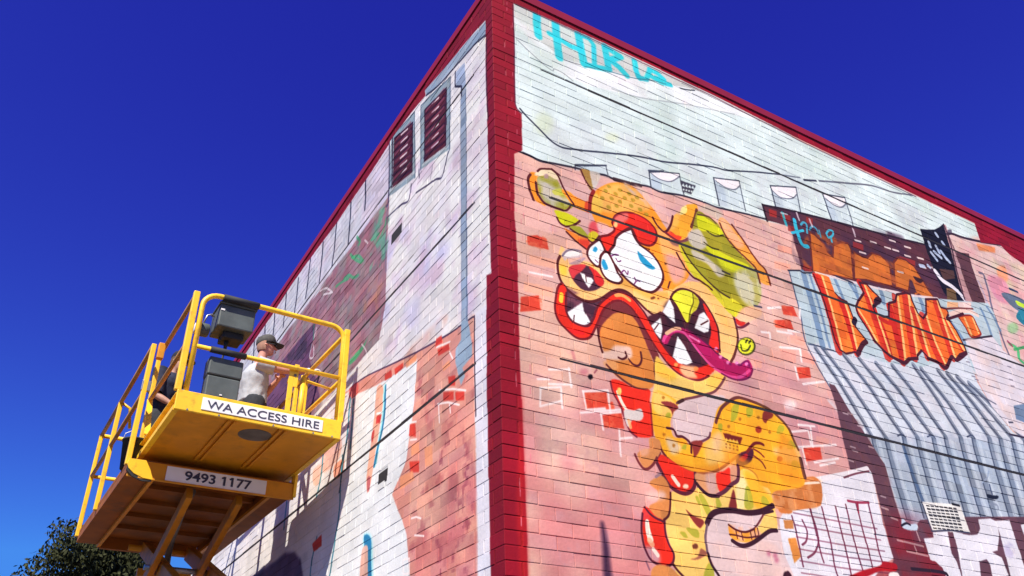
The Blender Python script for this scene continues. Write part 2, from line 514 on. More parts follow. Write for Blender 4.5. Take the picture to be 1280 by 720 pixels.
S([(1033, 292), (1036, 288), (1041, 289), (1041, 294), (1036, 297), (1034, 294)], c255(70, 180, 215), 1.8)
S([(1039, 297), (1040, 302)], c255(70, 180, 215), 2)
for p in ((996, 266), (1066, 286), (1012, 274)):
    S([p, (p[0] + 3, p[1] + 9)], c255(218, 196, 210), 2, 0.8, smooth=False)

# ---------------------------------------------------------------- torn black panel, post and brown opening
F([(1187, 292), (1226, 303), (1250, 306), (1262, 318), (1290, 338), (1330, 420), (1330, 560), (1250, 430), (1240, 400), (1205, 376)], c255(224, 190, 188), smooth=False)
R.mottle([(1200, 300), (1300, 330), (1320, 520), (1230, 400)], c255(208, 196, 160), 0.3, 0.45, 0.75, 0.7, soft=6, seed=41)
R.mottle([(1200, 300), (1300, 330), (1320, 520), (1230, 400)], c255(226, 160, 170), 0.35, 0.5, 0.75, 0.7, soft=6, seed=42)
F([(1220, 304), (1244, 309), (1244, 316), (1224, 313)], c255(238, 136, 82), 0.9, 2, smooth=False)
F([(1246, 335), (1256, 333), (1260, 350), (1250, 350)], c255(240, 158, 120), 0.9, 3)
F([(1234, 346), (1256, 350), (1262, 378), (1246, 374)], c255(228, 146, 172), 0.9, 5)
F([(1252, 368), (1258, 366), (1274, 372), (1284, 380), (1290, 402), (1278, 392), (1264, 382)], c255(98, 112, 138))
F([(1271, 398), (1277, 386), (1290, 395), (1290, 412)], c255(44, 124, 150))
S([(1272, 379), (1285, 385)], c255(196, 226, 60), 4)
S([(1262, 361), (1272, 365)], c255(60, 70, 100), 2)
S([(1262, 430), (1272, 436), (1274, 448), (1280, 454)], c255(60, 190, 110), 3, .8); S([(1268, 437), (1284, 433)], c255(50, 160, 90), 2, .8)
S([(1260, 427), (1265, 432)], c255(160, 50, 90), 2.4, .8)
R.dot((1266, 410), 7, c255(120, 190, 120), 0.6, 1, soft=3)
S([(1224, 341), (1229, 343), (1232, 352), (1236, 365), (1240, 385), (1247, 405), (1254, 425), (1262, 445), (1270, 456)], c255(118, 108, 132), 2.2)
S([(1223, 352), (1229, 365), (1236, 385), (1246, 410)], c255(190, 170, 196), 2.4, .8)
F([(1150, 286), (1158, 287), (1168, 287), (1174, 284), (1180, 279), (1184, 290), (1188, 306), (1196, 340), (1207, 376), (1190, 378), (1180, 366), (1170, 345), (1160, 318)], c255(26, 24, 38), smooth=False)
F([(1183, 360), (1194, 362), (1197, 378), (1184, 378)], c255(112, 84, 56), smooth=False)
F([(1174, 336), (1192, 338), (1194, 348), (1180, 350)], c255(84, 58, 54), 1, 1, smooth=False)
S([(1169, 339), (1178, 350), (1190, 358), (1199, 366), (1206, 374)], c255(236, 230, 244), 4.2)
for p in (((1161, 303), (1163, 308)), ((1170, 292), (1172, 295)), ((1164, 316), (1171, 325)), ((1170, 308), (1174, 316)), ((1176, 314), (1183, 324)), ((1168, 315), (1176, 322)), ((1182, 322), (1187, 328)), ((1178, 303), (1180, 306)), ((1160, 332), (1162, 334)), ((1150, 332), (1155, 333))):
    S(p, c255(190, 204, 236), 3, .9)
F([(1179, 280), (1182, 281), (1189, 300), (1197, 325), (1206, 352), (1217, 378), (1207, 377), (1199, 355), (1192, 326), (1185, 300)], c255(196, 150, 156), smooth=False)
S([(1180, 281), (1188, 304), (1196, 338), (1206, 374)], c255(80, 50, 64), 1.6)
S([(1184, 290), (1198, 325), (1212, 365), (1217, 378)], c255(110, 74, 84), 1.6)
F([(1195, 315), (1211, 317), (1216, 336), (1223, 356), (1232, 379), (1216, 379), (1206, 352), (1200, 333)], c255(94, 58, 66), smooth=False)
S([(1184, 293), (1190, 292), (1204, 297), (1226, 302), (1250, 306)], c255(60, 40, 56), 2)
R.dot((1187, 289), 3, c255(90, 80, 100), .9, .8)

# ---------------------------------------------------------------- corrugated iron roof
CU = c255(184, 200, 212)
F([(986, 338), (1020, 340), (1060, 350), (1105, 361), (1140, 369), (1180, 374), (1235, 379), (1243, 392), (1250, 420), (1256, 450), (1215, 470), (1120, 470), (1056, 446), (1009, 431), (1000, 390)], CU, smooth=False)
SL = c255(210, 215, 230)
F([(1009, 430), (1030, 436), (1056, 443), (1090, 450), (1150, 460), (1208, 440), (1222, 478), (1240, 508), (1266, 540), (1290, 556), (1290, 562), (1180, 550), (1085, 549), (1060, 519), (1035, 480)], SL, smooth=False)
LO = c255(168, 180, 200)
F([(1085, 548), (1130, 545), (1180, 546), (1290, 556), (1300, 650), (1262, 646), (1200, 648), (1150, 652), (1143, 660), (1129, 659), (1120, 626), (1104, 576)], LO, smooth=False)
R.mottle([(1085, 548), (1290, 556), (1300, 650), (1140, 650)], c255(182, 188, 208), 0.25, 0.4, 0.7, 0.8, soft=2, seed=51)
R.mottle([(1009, 432), (1150, 460), (1266, 540), (1090, 548)], c255(214, 212, 226), 0.2, 0.45, 0.7, 0.8, soft=2, seed=52)
DS = c255(126, 142, 180)
eaves = [(1092, 549), (1108, 548), (1130, 547), (1147, 547), (1167, 548), (1182, 546), (1201, 547), (1217, 548), (1237, 548), (1251, 549), (1266, 549), (1282, 552)]
tops = [(1020, 436), (1029, 436), (1055, 444), (1074, 448), (1096, 455), (1116, 458), (1142, 457), (1152, 462), (1173, 464), (1185, 468), (1197, 472), (1212, 480)]
for e, t in zip(eaves, tops):
    m1 = (t[0] + (e[0] - t[0]) * .4, t[1] + (e[1] - t[1]) * .37)
    m2 = (t[0] + (e[0] - t[0]) * .72, t[1] + (e[1] - t[1]) * .7)
    S([t, m1, m2, e], c255(122, 130, 152), 6, .8)
    S([(t[0] - 1, t[1]), (m1[0] - 1, m1[1] - 1), (m2[0] - 1, m2[1]), e], c255(84, 90, 114), 2.2, .95)
    S([e, (e[0] + 3, e[1] + 14), (e[0] + 14, e[1] + 52), (e[0] + 28, e[1] + 100)], c255(114, 126, 150), 6.5, .75)
    S([(e[0] - 2, e[1]), (e[0] + 1, e[1] + 14), (e[0] + 11, e[1] + 52), (e[0] + 25, e[1] + 100)], c255(76, 86, 112), 2.0, .95)
    S([(e[0] + 8, e[1] + 6), (e[0] + 18, e[1] + 46), (e[0] + 34, e[1] + 95)], c255(200, 210, 226), 4, .6)
S([(1129, 557), (1140, 590), (1152, 622), (1156, 632)], c255(74, 98, 140), 4.5, .8)
for e in (eaves[2], eaves[4], eaves[7]):
    S([(e[0] - 8, e[1] - 2), (e[0] - 2, e[1] - 4), (e[0] + 2, e[1])], c255(70, 78, 106), 1.3)
# upright ribs of the upper sheet
for x0, y0, x1, y1, w in ((1004, 341, 1028, 432, 7), (1012, 342, 1037, 434, 3), (1044, 350, 1062, 395, 4), (1062, 354, 1076, 380, 4), (1068, 356, 1072, 372, 3), (1100, 362, 1104, 378, 5), (1150, 374, 1156, 395, 5), (1188, 402, 1206, 428, 4), (1226, 386, 1240, 420, 3), (1234, 384, 1250, 412, 3)):
    S([(x0, y0), ((x0 + x1) / 2 + 1, (y0 + y1) / 2), (x1, y1)], c255(116, 142, 178), w, .9)
S([(986, 338), (1000, 390), (1008, 430), (1035, 480), (1060, 519), (1084, 547)], c255(84, 92, 124), 1.6)
S([(985, 338), (1000, 338), (1004, 341), (1020, 341)], c255(50, 50, 66), 1.6, smooth=False)
S([(1010, 430), (1024, 433), (1028, 436), (1040, 438), (1053, 443)], c255(80, 90, 120), 1.4)
S([(1020, 341), (1060, 351), (1100, 361), (1140, 369), (1172, 373)], c255(236, 214, 220), 2.2, .9)
S([(1045, 345), (1062, 352), (1066, 354)], c255(60, 54, 74), 2)
F([(1207, 424), (1240, 420), (1254, 438), (1272, 452), (1300, 470), (1300, 556), (1266, 538), (1240, 508), (1224, 478), (1212, 445)], c255(222, 212, 226), smooth=False)
S([(1204, 425), (1218, 423), (1240, 420)], c255(54, 44, 60), 1.6)
R.mottle([(1207, 424), (1254, 438), (1300, 470), (1300, 556), (1224, 478)], c255(228, 204, 206), 0.2, 0.45, 0.7, .8, soft=2, seed=55)
F([(1267, 507), (1290, 503), (1290, 532), (1270, 524)], c255(112, 132, 166), 1, 1, smooth=False)
S([(1262, 543), (1282, 547), (1290, 548)], c255(70, 60, 90), 1.5)
S([(1226, 495), (1236, 500), (1245, 505)], c255(90, 90, 110), 1.4, .8); S([(1261, 528), (1266, 528)], c255(80, 80, 100), 1.4)
for p in ((1208, 452), (1215, 470), (1219, 474), (1260, 458), (1262, 474), (1264, 482)):
    S([p, (p[0] + 4, p[1] + 1)], c255(120, 110, 130), 1.2, .7)
# orange letters over the iron
OG, OR2, OY = c255(238, 106, 38), c255(206, 44, 30), c255(252, 190, 120)
DKL = c255(74, 28, 40)
I1 = [(1017, 343), (1026, 343), (1036, 346), (1040, 356), (1044, 366), (1050, 373), (1059, 377), (1062, 384), (1066, 396), (1069, 401), (1069, 408), (1082, 424), (1078, 432), (1075, 443), (1069, 440), (1058, 442), (1050, 437), (1044, 425), (1038, 404), (1030, 376)]
C2 = [(1074, 353), (1083, 355), (1090, 363), (1098, 371), (1097, 379), (1091, 384), (1094, 391), (1104, 396), (1111, 396), (1111, 379), (1119, 377), (1121, 368), (1132, 366), (1138, 368), (1141, 378), (1147, 391), (1154, 398), (1158, 392), (1157, 374), (1172, 374), (1176, 384), (1183, 386), (1186, 392), (1183, 398), (1188, 402), (1196, 414), (1206, 434), (1208, 440), (1200, 443), (1195, 450), (1190, 446), (1182, 459), (1170, 451), (1160, 447), (1152, 438), (1147, 444), (1147, 448), (1136, 448), (1131, 453), (1118, 447), (1106, 440), (1094, 426), (1084, 411), (1073, 394), (1070, 384), (1073, 376), (1080, 366)]
for sh in (I1, C2):
    F(sh, OG, smooth=False)
    R.mottle(sh, c255(244, 134, 54), .12, .4, .7, .8, soft=2, seed=57)
def rib(p, w=8):
    q = [(x - w * .55, y + 1) for x, y in p]
    S(q, OR2, w, .8); S(p, OY, 2.6)
S([(1019, 345), (1030, 372), (1040, 405), (1050, 436)], OR2, 7)
rib([(1028, 346), (1036, 372), (1044, 402), (1053, 438)])
S([(1050, 374), (1058, 398), (1066, 424), (1070, 440)], OR2, 6); rib([(1056, 376), (1064, 404), (1073, 442)], 5)
S([(1075, 354), (1086, 372), (1094, 392), (1104, 415), (1112, 444)], OR2, 8); rib([(1081, 357), (1088, 374), (1091, 384)], 6)
rib([(1074, 388), (1084, 404), (1096, 426)], 4); rib([(1097, 394), (1104, 416), (1114, 446)], 8); S([(1100, 398), (1112, 404), (1113, 400)], OR2, 4)
S([(1112, 384), (1118, 408), (1128, 448)], OR2, 8); rib([(1122, 370), (1127, 408), (1132, 452)], 7)
rib([(1136, 369), (1140, 400), (1147, 446)], 8); rib([(1144, 386), (1152, 412), (1162, 446)], 6); rib([(1158, 394), (1168, 424), (1182, 456)], 8); rib([(1172, 376), (1180, 402), (1194, 447)], 6); rib([(1183, 398), (1194, 420), (1207, 440)], 3)
S(I1[4:] + [I1[0]], DKL, 1.8, smooth=False)
S(C2 + [C2[0]], DKL, 1.8, smooth=False)
S([(1072, 443), (1078, 431), (1083, 427)], DKL, 4.5); S([(1069, 399), (1067, 404)], c255(40, 26, 46), 5)
S([(1093, 426), (1108, 441), (1120, 449), (1131, 454), (1137, 449), (1147, 448)], DKL, 3); S([(1160, 448), (1172, 453), (1182, 460), (1190, 446), (1196, 450), (1208, 441)], DKL, 3.2)
R.dot((1097, 376), 5, c255(56, 26, 40)); S([(1092, 383), (1098, 377)], c255(56, 26, 40), 3)
H([(1198, 396), (1208, 394), (1216, 396), (1222, 408), (1226, 418), (1214, 421), (1206, 408)], c255(236, 108, 40), c255(140, 40, 36), 1.4)
S([(1206, 398), (1214, 418)], OY, 2.4); S([(1216, 398), (1223, 416)], OY, 1.8)
S([(1188, 393), (1200, 389), (1212, 389), (1222, 394)], c255(238, 204, 196), 3.5); S([(1184, 399), (1196, 395), (1204, 392)], DKL, 2.2); S([(1184, 386), (1200, 385), (1216, 386)], c255(120, 60, 60), 1.6)
F([(1184, 377), (1198, 378), (1198, 384), (1184, 384)], c255(240, 182, 140), smooth=False); F([(1198, 377), (1214, 378), (1214, 385), (1199, 384)], c255(236, 206, 204), smooth=False)

# ---------------------------------------------------------------- maroon wall under the iron, sign, white letters
MA = c255(98, 64, 78)
F([(1036, 479), (1044, 482), (1060, 510), (1085, 548), (1100, 572), (1106, 580), (1119, 626), (1129, 659), (1143, 660), (1150, 650), (1200, 646), (1300, 646), (1300, 800), (1080, 800), (1117, 700), (1102, 640), (1090, 592), (1063, 587), (1054, 550), (1046, 510)], MA, smooth=False)
R.mottle([(1100, 650), (1180, 670), (1190, 760), (1090, 760)], c255(130, 34, 46), .25, .2, .6, .9, soft=20, seed=61)
R.mottle([(1050, 500), (1100, 570), (1120, 640), (1090, 640)], c255(112, 70, 78), .1, .5, .75, .7, soft=6, seed=62)
for p in ((1054, 516), (1060, 516), (1063, 558), (1066, 563), (1061, 575), (1072, 532), (1086, 558), (1101, 620)):
    S([p, (p[0] + 6, p[1] + 2)], c255(196, 168, 176), 1.5, .7)
for p in (((1102, 634), (1110, 637)), ((1114, 647), (1122, 650)), ((1122, 675), (1154, 683)), ((1134, 689), (1160, 695)), ((1146, 665), (1150, 676)), ((1143, 683), (1146, 690))):
    S(p, c255(206, 168, 170), 1.8, .7)
F([(1128, 648), (1136, 655), (1146, 655), (1146, 663), (1129, 660)], c255(196, 208, 228)); S([(1127, 657), (1133, 654), (1138, 656)], c255(40, 32, 48), 2)
WL = c255(226, 222, 236)
F([(1166, 665), (1184, 664), (1188, 684), (1190, 692), (1196, 702), (1206, 735), (1188, 735), (1178, 710), (1170, 702), (1163, 700), (1155, 673), (1167, 672)], WL, smooth=False)
F([(1191, 664), (1207, 668), (1214, 669), (1222, 668), (1225, 661), (1223, 649), (1238, 648), (1246, 652), (1249, 670), (1247, 688), (1240, 690), (1252, 697), (1262, 722), (1264, 740), (1244, 740), (1238, 706), (1233, 699), (1224, 702), (1228, 740), (1206, 740), (1198, 690)], WL, smooth=False)
F([(1244, 651), (1262, 650), (1270, 676), (1282, 712), (1290, 740), (1268, 740), (1256, 690), (1250, 668)], WL, smooth=False)
F([(1276, 656), (1300, 650), (1310, 740), (1290, 700)], WL, smooth=False)
R.mottle([(1255, 680), (1266, 680), (1268, 695), (1258, 695)], c255(190, 180, 214), .1, .3, .6, .8, soft=3, seed=64)
F([(1152, 627), (1200, 631), (1213, 666), (1166, 664)], c255(240, 236, 236), smooth=False)
S([(1152, 627), (1165, 664), (1190, 663), (1212, 666)], c255(70, 70, 96), 1.5, smooth=False)
for i in range(8):
    y = 632 + i * 4.0; x = 1158 + i * 1.25
    for s in range(7):
        S([(x + s * 5.6, y + s * .55), (x + s * 5.6 + 3.6, y + s * .55 + .5)], c255(36, 34, 42), 1.7 if i in (1, 3, 5) else 1.2, .9)
S([(1190, 630), (1199, 632)], c255(30, 30, 40), 2)
F([(1233, 618), (1240, 619), (1248, 620), (1246, 624), (1236, 623)], c255(26, 32, 52)); S([(1237, 606), (1240, 618)], c255(80, 92, 124), 2); S([(1236, 589), (1234, 597), (1228, 603), (1228, 608)], c255(150, 164, 192), 1.4); S([(1236, 630), (1246, 631), (1248, 636)], c255(130, 140, 165), 1.8, .8)
S([(1140, 711), (1180, 716), (1184, 724)], c255(48, 30, 44), 3)
# the white tiled patch
F([(1018, 601), (1062, 591), (1085, 585), (1090, 592), (1096, 620), (1104, 655), (1117, 698), (1104, 706), (1080, 740), (984, 740), (978, 690), (974, 650), (985, 630), (1025, 630)], c255(228, 223, 236), smooth=False)
S([(1020, 600), (1060, 592), (1084, 586)], c255(236, 226, 234), 5); S([(1055, 597), (1070, 592), (1086, 589)], c255(120, 66, 80), 1.8)
GR = c255(106, 34, 62)
for q in ([(1013, 636), (1019, 660), (1026, 690), (1030, 703)], [(1027, 634), (1037, 672), (1043, 705), (1048, 722)], [(1044, 633), (1052, 665), (1060, 700), (1065, 724)], [(1057, 631), (1064, 660), (1072, 692), (1080, 718)], [(1070, 629), (1078, 660), (1086, 690), (1092, 714)], [(1085, 628), (1093, 662), (1099, 690), (1104, 704)], [(990, 645), (996, 668), (1004, 708)], [(1012, 636), (1020, 658), (1023, 676), (1019, 690), (1010, 697)], [(1003, 650), (1009, 664), (1008, 676), (1003, 681)]):
    S(q, GR, 2.2, .85)
for i in range(6):
    S([(992 + i * 2, 641 + i * 15), (1050 + i * 4, 652 + i * 15), (1096 + i * 5, 661 + i * 14)], GR, 1.5, .55, smooth=False)
S([(1060, 626), (1072, 628), (1086, 628)], c255(150, 40, 70), 2.5, .9); S([(1072, 628), (1073, 640)], c255(150, 40, 70), 2.5)
F([(1060, 722), (1076, 714), (1100, 707), (1104, 702), (1120, 705), (1120, 714), (1100, 714), (1080, 722)], c255(176, 24, 34), 1, 1)
F([(1112, 716), (1122, 716), (1124, 724), (1112, 724)], c255(240, 230, 230))
F([(962, 604), (975, 601), (1000, 598), (1018, 596), (1027, 606), (1027, 628), (1020, 634), (990, 638), (972, 636), (967, 620)], c255(204, 118, 60), smooth=True)
R.mottle([(965, 605), (1026, 600), (1026, 632), (970, 636)], c255(226, 150, 96), .08, .45, .7, .9, soft=2, seed=65)
S([(968, 609), (985, 610), (1000, 605), (1024, 603)], c255(248, 220, 200), 2.4)
F([(979, 650), (991, 650), (992, 661), (981, 661)], c255(222, 138, 76), smooth=False); F([(985, 673), (995, 672), (1001, 696), (993, 704)], c255(222, 140, 66), smooth=False); F([(974, 636), (990, 638), (988, 642), (976, 641)], c255(214, 120, 60))
# white chalk marks and painted bricks on the pink wall
RB = c255(214, 62, 42)
for q in ([(659, 295), (671, 294), (683, 298), (686, 312), (660, 306)], [(651, 371), (674, 369), (676, 388), (650, 390)], [(731, 491), (758, 490), (760, 508), (733, 511)], [(753, 519), (777, 516), (780, 536), (755, 534)], [(977, 382), (992, 383), (997, 396), (979, 393)], [(968, 400), (988, 400), (992, 412), (970, 409)], [(996, 459), (1012, 459), (1014, 472), (999, 473)], [(1004, 559), (1025, 557), (1028, 574), (1007, 577)], [(756, 504), (766, 502), (768, 512), (758, 512)]):
    F(q, RB, .95, 1, smooth=False)
    R.mottle(q, c255(236, 110, 80), .05, .5, .75, .7, soft=1, seed=71)
F([(772, 500), (782, 506), (784, 518), (776, 512)], c255(200, 50, 44), .9, 1)
CH = c255(248, 236, 240)
for q in ([(729, 489), (760, 488), (763, 516)], [(729, 489), (733, 512), (756, 511)], [(726, 516), (776, 512)], [(751, 517), (776, 515)], [(751, 518), (754, 537)], [(774, 537), (776, 570)], [(776, 548), (790, 547)],
          [(675, 485), (701, 484), (703, 510)], [(676, 485), (675, 508), (702, 501)], [(711, 460), (714, 484)], [(686, 462), (712, 462)], [(686, 480), (715, 481)], [(763, 335), (764, 345)], [(747, 344), (782, 340)], [(763, 314), (765, 336)], [(662, 340), (690, 346)],
          [(998, 531), (1018, 533)], [(1013, 534), (1016, 558)], [(987, 540), (1010, 538), (1014, 556)], [(996, 559), (1045, 556)], [(1003, 560), (1008, 580)], [(1018, 578), (1048, 573)], [(1025, 582), (1044, 578)], [(994, 459), (998, 474)], [(1004, 480), (1030, 477)], [(975, 434), (1000, 436), (1002, 452)],
          [(960, 385), (976, 384)], [(985, 413), (1000, 415)], [(972, 414), (990, 417)], [(672, 474), (686, 474)], [(952, 415), (962, 416), (963, 424)], [(1000, 385), (1000, 398)]):
    S(q, CH, 2.2, .85, smooth=False, soft=3)
R.dot((738, 471), 3.2, c255(30, 20, 30), squash=1.1); R.dot((730, 465), 6, c255(200, 110, 130), .7, .7, soft=3); S([(743, 466), (746, 462)], c255(150, 70, 90), 2, .7)
R.dot((988, 506), 8, c255(246, 232, 236), .7, .7, soft=4)
S([(716, 440), (718, 448)], c255(180, 90, 110), 4, .5, soft=4); R.dot((710, 575), 10, c255(222, 130, 146), .5, 1.5, soft=8)
S([(750, 640), (751, 665)], c255(70, 30, 60), 6, .0)
S([(753, 655), (757, 685), (761, 740)], c255(58, 32, 62), 5, .9, soft=9, w2=13)

# ---------------------------------------------------------------- the painted cartoon creature
OC = c255(252, 152, 42); CR = c255(253, 196, 124); CB = c255(254, 206, 112); YO = c255(254, 178, 40)
RD = c255(240, 48, 30); MR = c255(84, 34, 48); OL = c255(162, 154, 38); YG = c255(210, 210, 24)
BRN = c255(220, 132, 62); PG = c255(224, 196, 200); W_ = c255(244, 243, 248); GY = c255(208, 196, 188)
def ol(p, w=2.6, col=OUT, **k): S(p, col, w, **k)
# far ear (left)
F([(661, 222), (664, 215), (672, 218), (672, 230), (675, 245), (682, 257), (676, 255), (668, 249), (664, 238)], OC)
F([(672, 222), (684, 219), (696, 224), (702, 235), (716, 256), (708, 262), (694, 259), (681, 252), (674, 240)], OL)
R.mottle([(672, 222), (696, 222), (704, 240), (714, 256), (690, 258), (676, 244)], GY, .12, .3, .55, .95, soft=2, seed=81)
F([(690, 238), (702, 236), (706, 243), (694, 244)], c255(206, 206, 70), .8, 1)
F([(668, 218), (678, 211), (690, 212), (701, 222), (695, 224), (685, 219), (675, 220)], c255(250, 226, 190))
R.dot((683, 220), 3, c255(180, 140, 150), .8, soft=1)
F([(702, 237), (712, 240), (718, 245), (728, 250), (735, 255), (738, 265), (720, 260), (711, 251)], OC)
F([(732, 252), (738, 254), (738, 265), (731, 263)], c255(226, 70, 40), .9, 1)
ol([(663, 218), (660, 224), (662, 236), (667, 250)], 3); ol([(670, 228), (671, 238), (675, 247), (681, 254), (692, 259), (704, 263)], 3)
ol([(672, 214), (676, 211), (684, 211), (690, 212), (698, 220), (704, 234), (712, 248), (717, 255)], 2.2); ol([(690, 211), (700, 219)], 2)
ol([(700, 262), (708, 263), (713, 258)], 2)
F([(693, 263), (704, 265), (714, 269), (725, 277), (720, 281), (708, 283), (700, 279), (697, 272)], YG)
ol([(696, 272), (700, 279), (708, 283), (718, 281), (725, 276)], 2.4)
F([(712, 283), (724, 283), (730, 288), (734, 293), (738, 298), (722, 294)], c255(170, 166, 46)); ol([(713, 286), (724, 293), (738, 299)], 2.4)
F([(705, 285), (712, 288), (724, 295), (736, 299), (736, 306), (733, 312), (726, 306), (714, 296)], c255(246, 136, 50)); F([(722, 300), (736, 300), (737, 308), (733, 312)], c255(226, 64, 44), 1, 2)
ol([(708, 290), (718, 300), (732, 311)], 2.4)
# forked horn in the middle and head crest
F([(725, 212), (737, 213), (739, 222), (742, 234), (738, 238), (732, 226)], c255(168, 128, 64)); F([(738, 214), (750, 217), (748, 228), (742, 236), (739, 224)], GY, .9, 1)
ol([(726, 212), (732, 226), (741, 239)], 2)
F([(738, 262), (738, 250), (744, 239), (754, 232), (766, 228), (780, 229), (792, 234), (802, 244), (812, 256), (820, 266), (828, 278), (838, 292), (848, 304), (857, 318), (862, 334), (861, 345), (853, 355), (842, 364), (834, 372), (826, 356), (812, 330), (795, 300), (786, 284), (770, 282), (758, 286), (748, 284)], OC)
F([(752, 238), (770, 230), (786, 232), (804, 248), (812, 262), (790, 264), (766, 266), (752, 262)], c255(252, 182, 92), 1, 3)
F([(738, 262), (738, 248), (744, 242), (752, 250), (752, 266)], c255(252, 212, 96), .8, 3)
for p in ((761, 233), (757, 238.5), (775, 237.5), (769.5, 242.5), (786.5, 242.5), (764.5, 248), (781, 247.5), (775, 252), (770.6, 257.5), (760.6, 259), (788.8, 257.5), (800, 262), (753, 247.5), (791, 250), (796, 247), (808, 268)):
    R.dot(p, 2.7, c255(178, 144, 44), .9, .95, slant=.4, soft=1)
R.mottle([(780, 228), (800, 234), (815, 250), (812, 262), (800, 250), (786, 238)], c255(220, 186, 176), .1, .3, .6, .9, soft=2, seed=83)
F([(822, 286), (838, 294), (850, 308), (858, 328), (856, 346), (844, 356), (836, 340), (826, 312)], c255(250, 174, 100), 1, 3)
F([(832, 320), (848, 322), (856, 344), (842, 352)], c255(232, 164, 176), .7, 4)
ol([(742, 239), (738, 248), (737, 262)], 4, c255(150, 36, 34)); 
F([(737, 280), (742, 276), (747, 280), (749, 290), (742, 294), (736, 288)], c255(222, 70, 80), .9, 2); F([(746, 278), (760, 282), (764, 290), (752, 296)], c255(234, 176, 182), .9, 2)
# the red brow
H([(765, 279), (769, 270), (777, 266), (788, 266), (800, 270), (810, 276), (818, 285), (821, 295), (818, 304), (810, 307), (798, 302), (793, 292), (788, 285), (778, 290), (770, 297), (767, 308), (761, 315), (755, 311), (750, 297), (760, 294), (768, 288)], RD, c255(120, 24, 30), 2.4)
F([(767, 276), (772, 269), (784, 267), (784, 275), (772, 280)], c255(232, 130, 130), .8, 2); R.dot((769.5, 281), 2.4, c255(252, 196, 130), 1, 1.4, soft=1)
F([(790, 268), (806, 274), (816, 284), (818, 294), (808, 298), (798, 290)], c255(236, 44, 34), 1, 2)
F([(736, 292), (742, 289), (748, 294), (742, 302), (736, 299)], c255(222, 200, 40)); ol([(736, 300), (742, 303), (749, 295)], 2)
# snout: upper lip band, nostril mouth
F([(701, 308), (707, 314), (712, 330), (722, 326), (736, 328), (750, 334), (764, 350), (780, 346), (800, 360), (824, 364), (840, 362), (836, 374), (826, 391), (818, 393), (806, 386), (792, 371), (780, 363), (768, 364), (756, 371), (744, 376), (736, 376), (722, 371), (708, 358), (699, 344), (697, 328)], CR)
F([(755, 352), (764, 350), (780, 347), (800, 360), (822, 365), (836, 366), (832, 374), (812, 374), (790, 362), (770, 356)], c255(250, 176, 78), .85, 3)
F([(699, 332), (704, 331), (708, 334), (708, 344), (701, 343)], c255(253, 196, 64), .9, 2)
F([(711, 336), (720, 331), (734, 332), (744, 338), (752, 346), (755, 353), (748, 361), (738, 364), (728, 362), (720, 355), (714, 346)], c255(78, 42, 62))
F([(711, 336), (718, 331), (732, 331), (728, 338), (720, 344), (716, 349)], c255(222, 60, 66)); F([(736, 333), (746, 339), (755, 352), (751, 358), (744, 353), (741, 342)], c255(214, 44, 44))
F([(725, 341), (730, 342), (733, 346), (739, 347), (742, 351), (739, 356), (736, 360), (733, 356), (729, 349)], W_, smooth=False); ol([(732, 345), (733, 352)], 1.2)
F([(702, 318), (708, 312), (718, 312), (726, 314), (728, 320), (722, 322), (710, 323), (706, 326)], c255(214, 190, 196), .9, 1); F([(704, 319), (712, 314), (724, 315), (724, 319), (712, 321)], c255(250, 242, 240), 1, 1)
ol([(703, 320), (708, 314), (716, 312), (726, 314)], 2, c255(132, 110, 128)); F([(711, 330), (722, 325), (732, 322), (724, 330)], c255(170, 140, 164), .8, 1)
ol([(700, 320), (697, 328), (698, 342), (702, 353), (708, 360)], 3)
F([(738, 332), (748, 334), (756, 342), (760, 352), (766, 350), (760, 340), (750, 330)], OC)
# open mouth on the left, tooth
F([(703, 357), (710, 362), (722, 371), (736, 377), (746, 377), (752, 376), (748, 390), (743, 402), (736, 408), (726, 408), (716, 403), (709, 394), (706, 376)], c255(72, 40, 58))
R.mottle([(704, 360), (746, 378), (740, 404), (712, 398)], c255(128, 70, 88), .06, .4, .7, .8, soft=2, seed=85)
F([(728, 378), (730, 389), (735, 397), (738, 403), (730, 407), (722, 406), (713, 400), (708, 391), (716, 386)], W_, smooth=False); ol([(717, 402), (718, 394)], 1.3)
ol([(707, 360), (722, 372), (738, 377), (752, 373), (764, 365), (775, 362), (786, 366), (796, 375), (808, 387), (818, 394), (826, 391)], 3)
# long red lip that sweeps down and round
LIP = [(698, 357), (703, 354), (708, 362), (708, 378), (709, 392), (716, 402), (727, 407), (736, 407), (742, 398), (747, 384), (756, 374), (768, 367), (778, 366), (790, 373), (800, 385), (810, 400), (820, 418), (830, 434), (842, 448), (856, 457), (870, 460), (884, 456), (892, 450), (896, 442), (900, 446), (896, 458), (888, 468), (876, 474), (862, 473), (846, 464), (832, 450), (818, 430), (806, 410), (796, 393), (786, 381), (776, 375), (766, 376), (756, 384), (750, 395), (745, 408), (739, 420), (730, 424), (720, 422), (708, 412), (698, 400), (694, 386), (694, 372)]
# creature's chin, shadow and muzzle
F([(752, 398), (760, 389), (774, 385), (786, 388), (797, 400), (806, 422), (814, 446), (820, 462), (818, 480), (810, 487), (798, 485), (784, 480), (770, 470), (760, 456), (752, 430), (748, 412)], BRN)
F([(755, 396), (766, 390), (776, 392), (770, 420), (760, 430), (752, 420)], c255(228, 140, 70), .8, 5)
F([(746, 412), (748, 394), (754, 384), (764, 376), (776, 375), (788, 381), (798, 394), (808, 412), (818, 432), (824, 446), (820, 456), (812, 440), (804, 420), (794, 400), (784, 393), (770, 391), (760, 398), (752, 408), (749, 418)], c255(124, 48, 52))
F([(752, 440), (762, 438), (768, 432), (776, 432), (788, 434), (790, 446), (778, 450), (764, 450), (754, 448)], c255(236, 198, 188), .95, 2)
ol([(773, 447), (778, 449), (783, 446), (782, 440)], 2.4); ol([(786, 449), (791, 455), (798, 457), (802, 450), (801, 440)], 2.4)
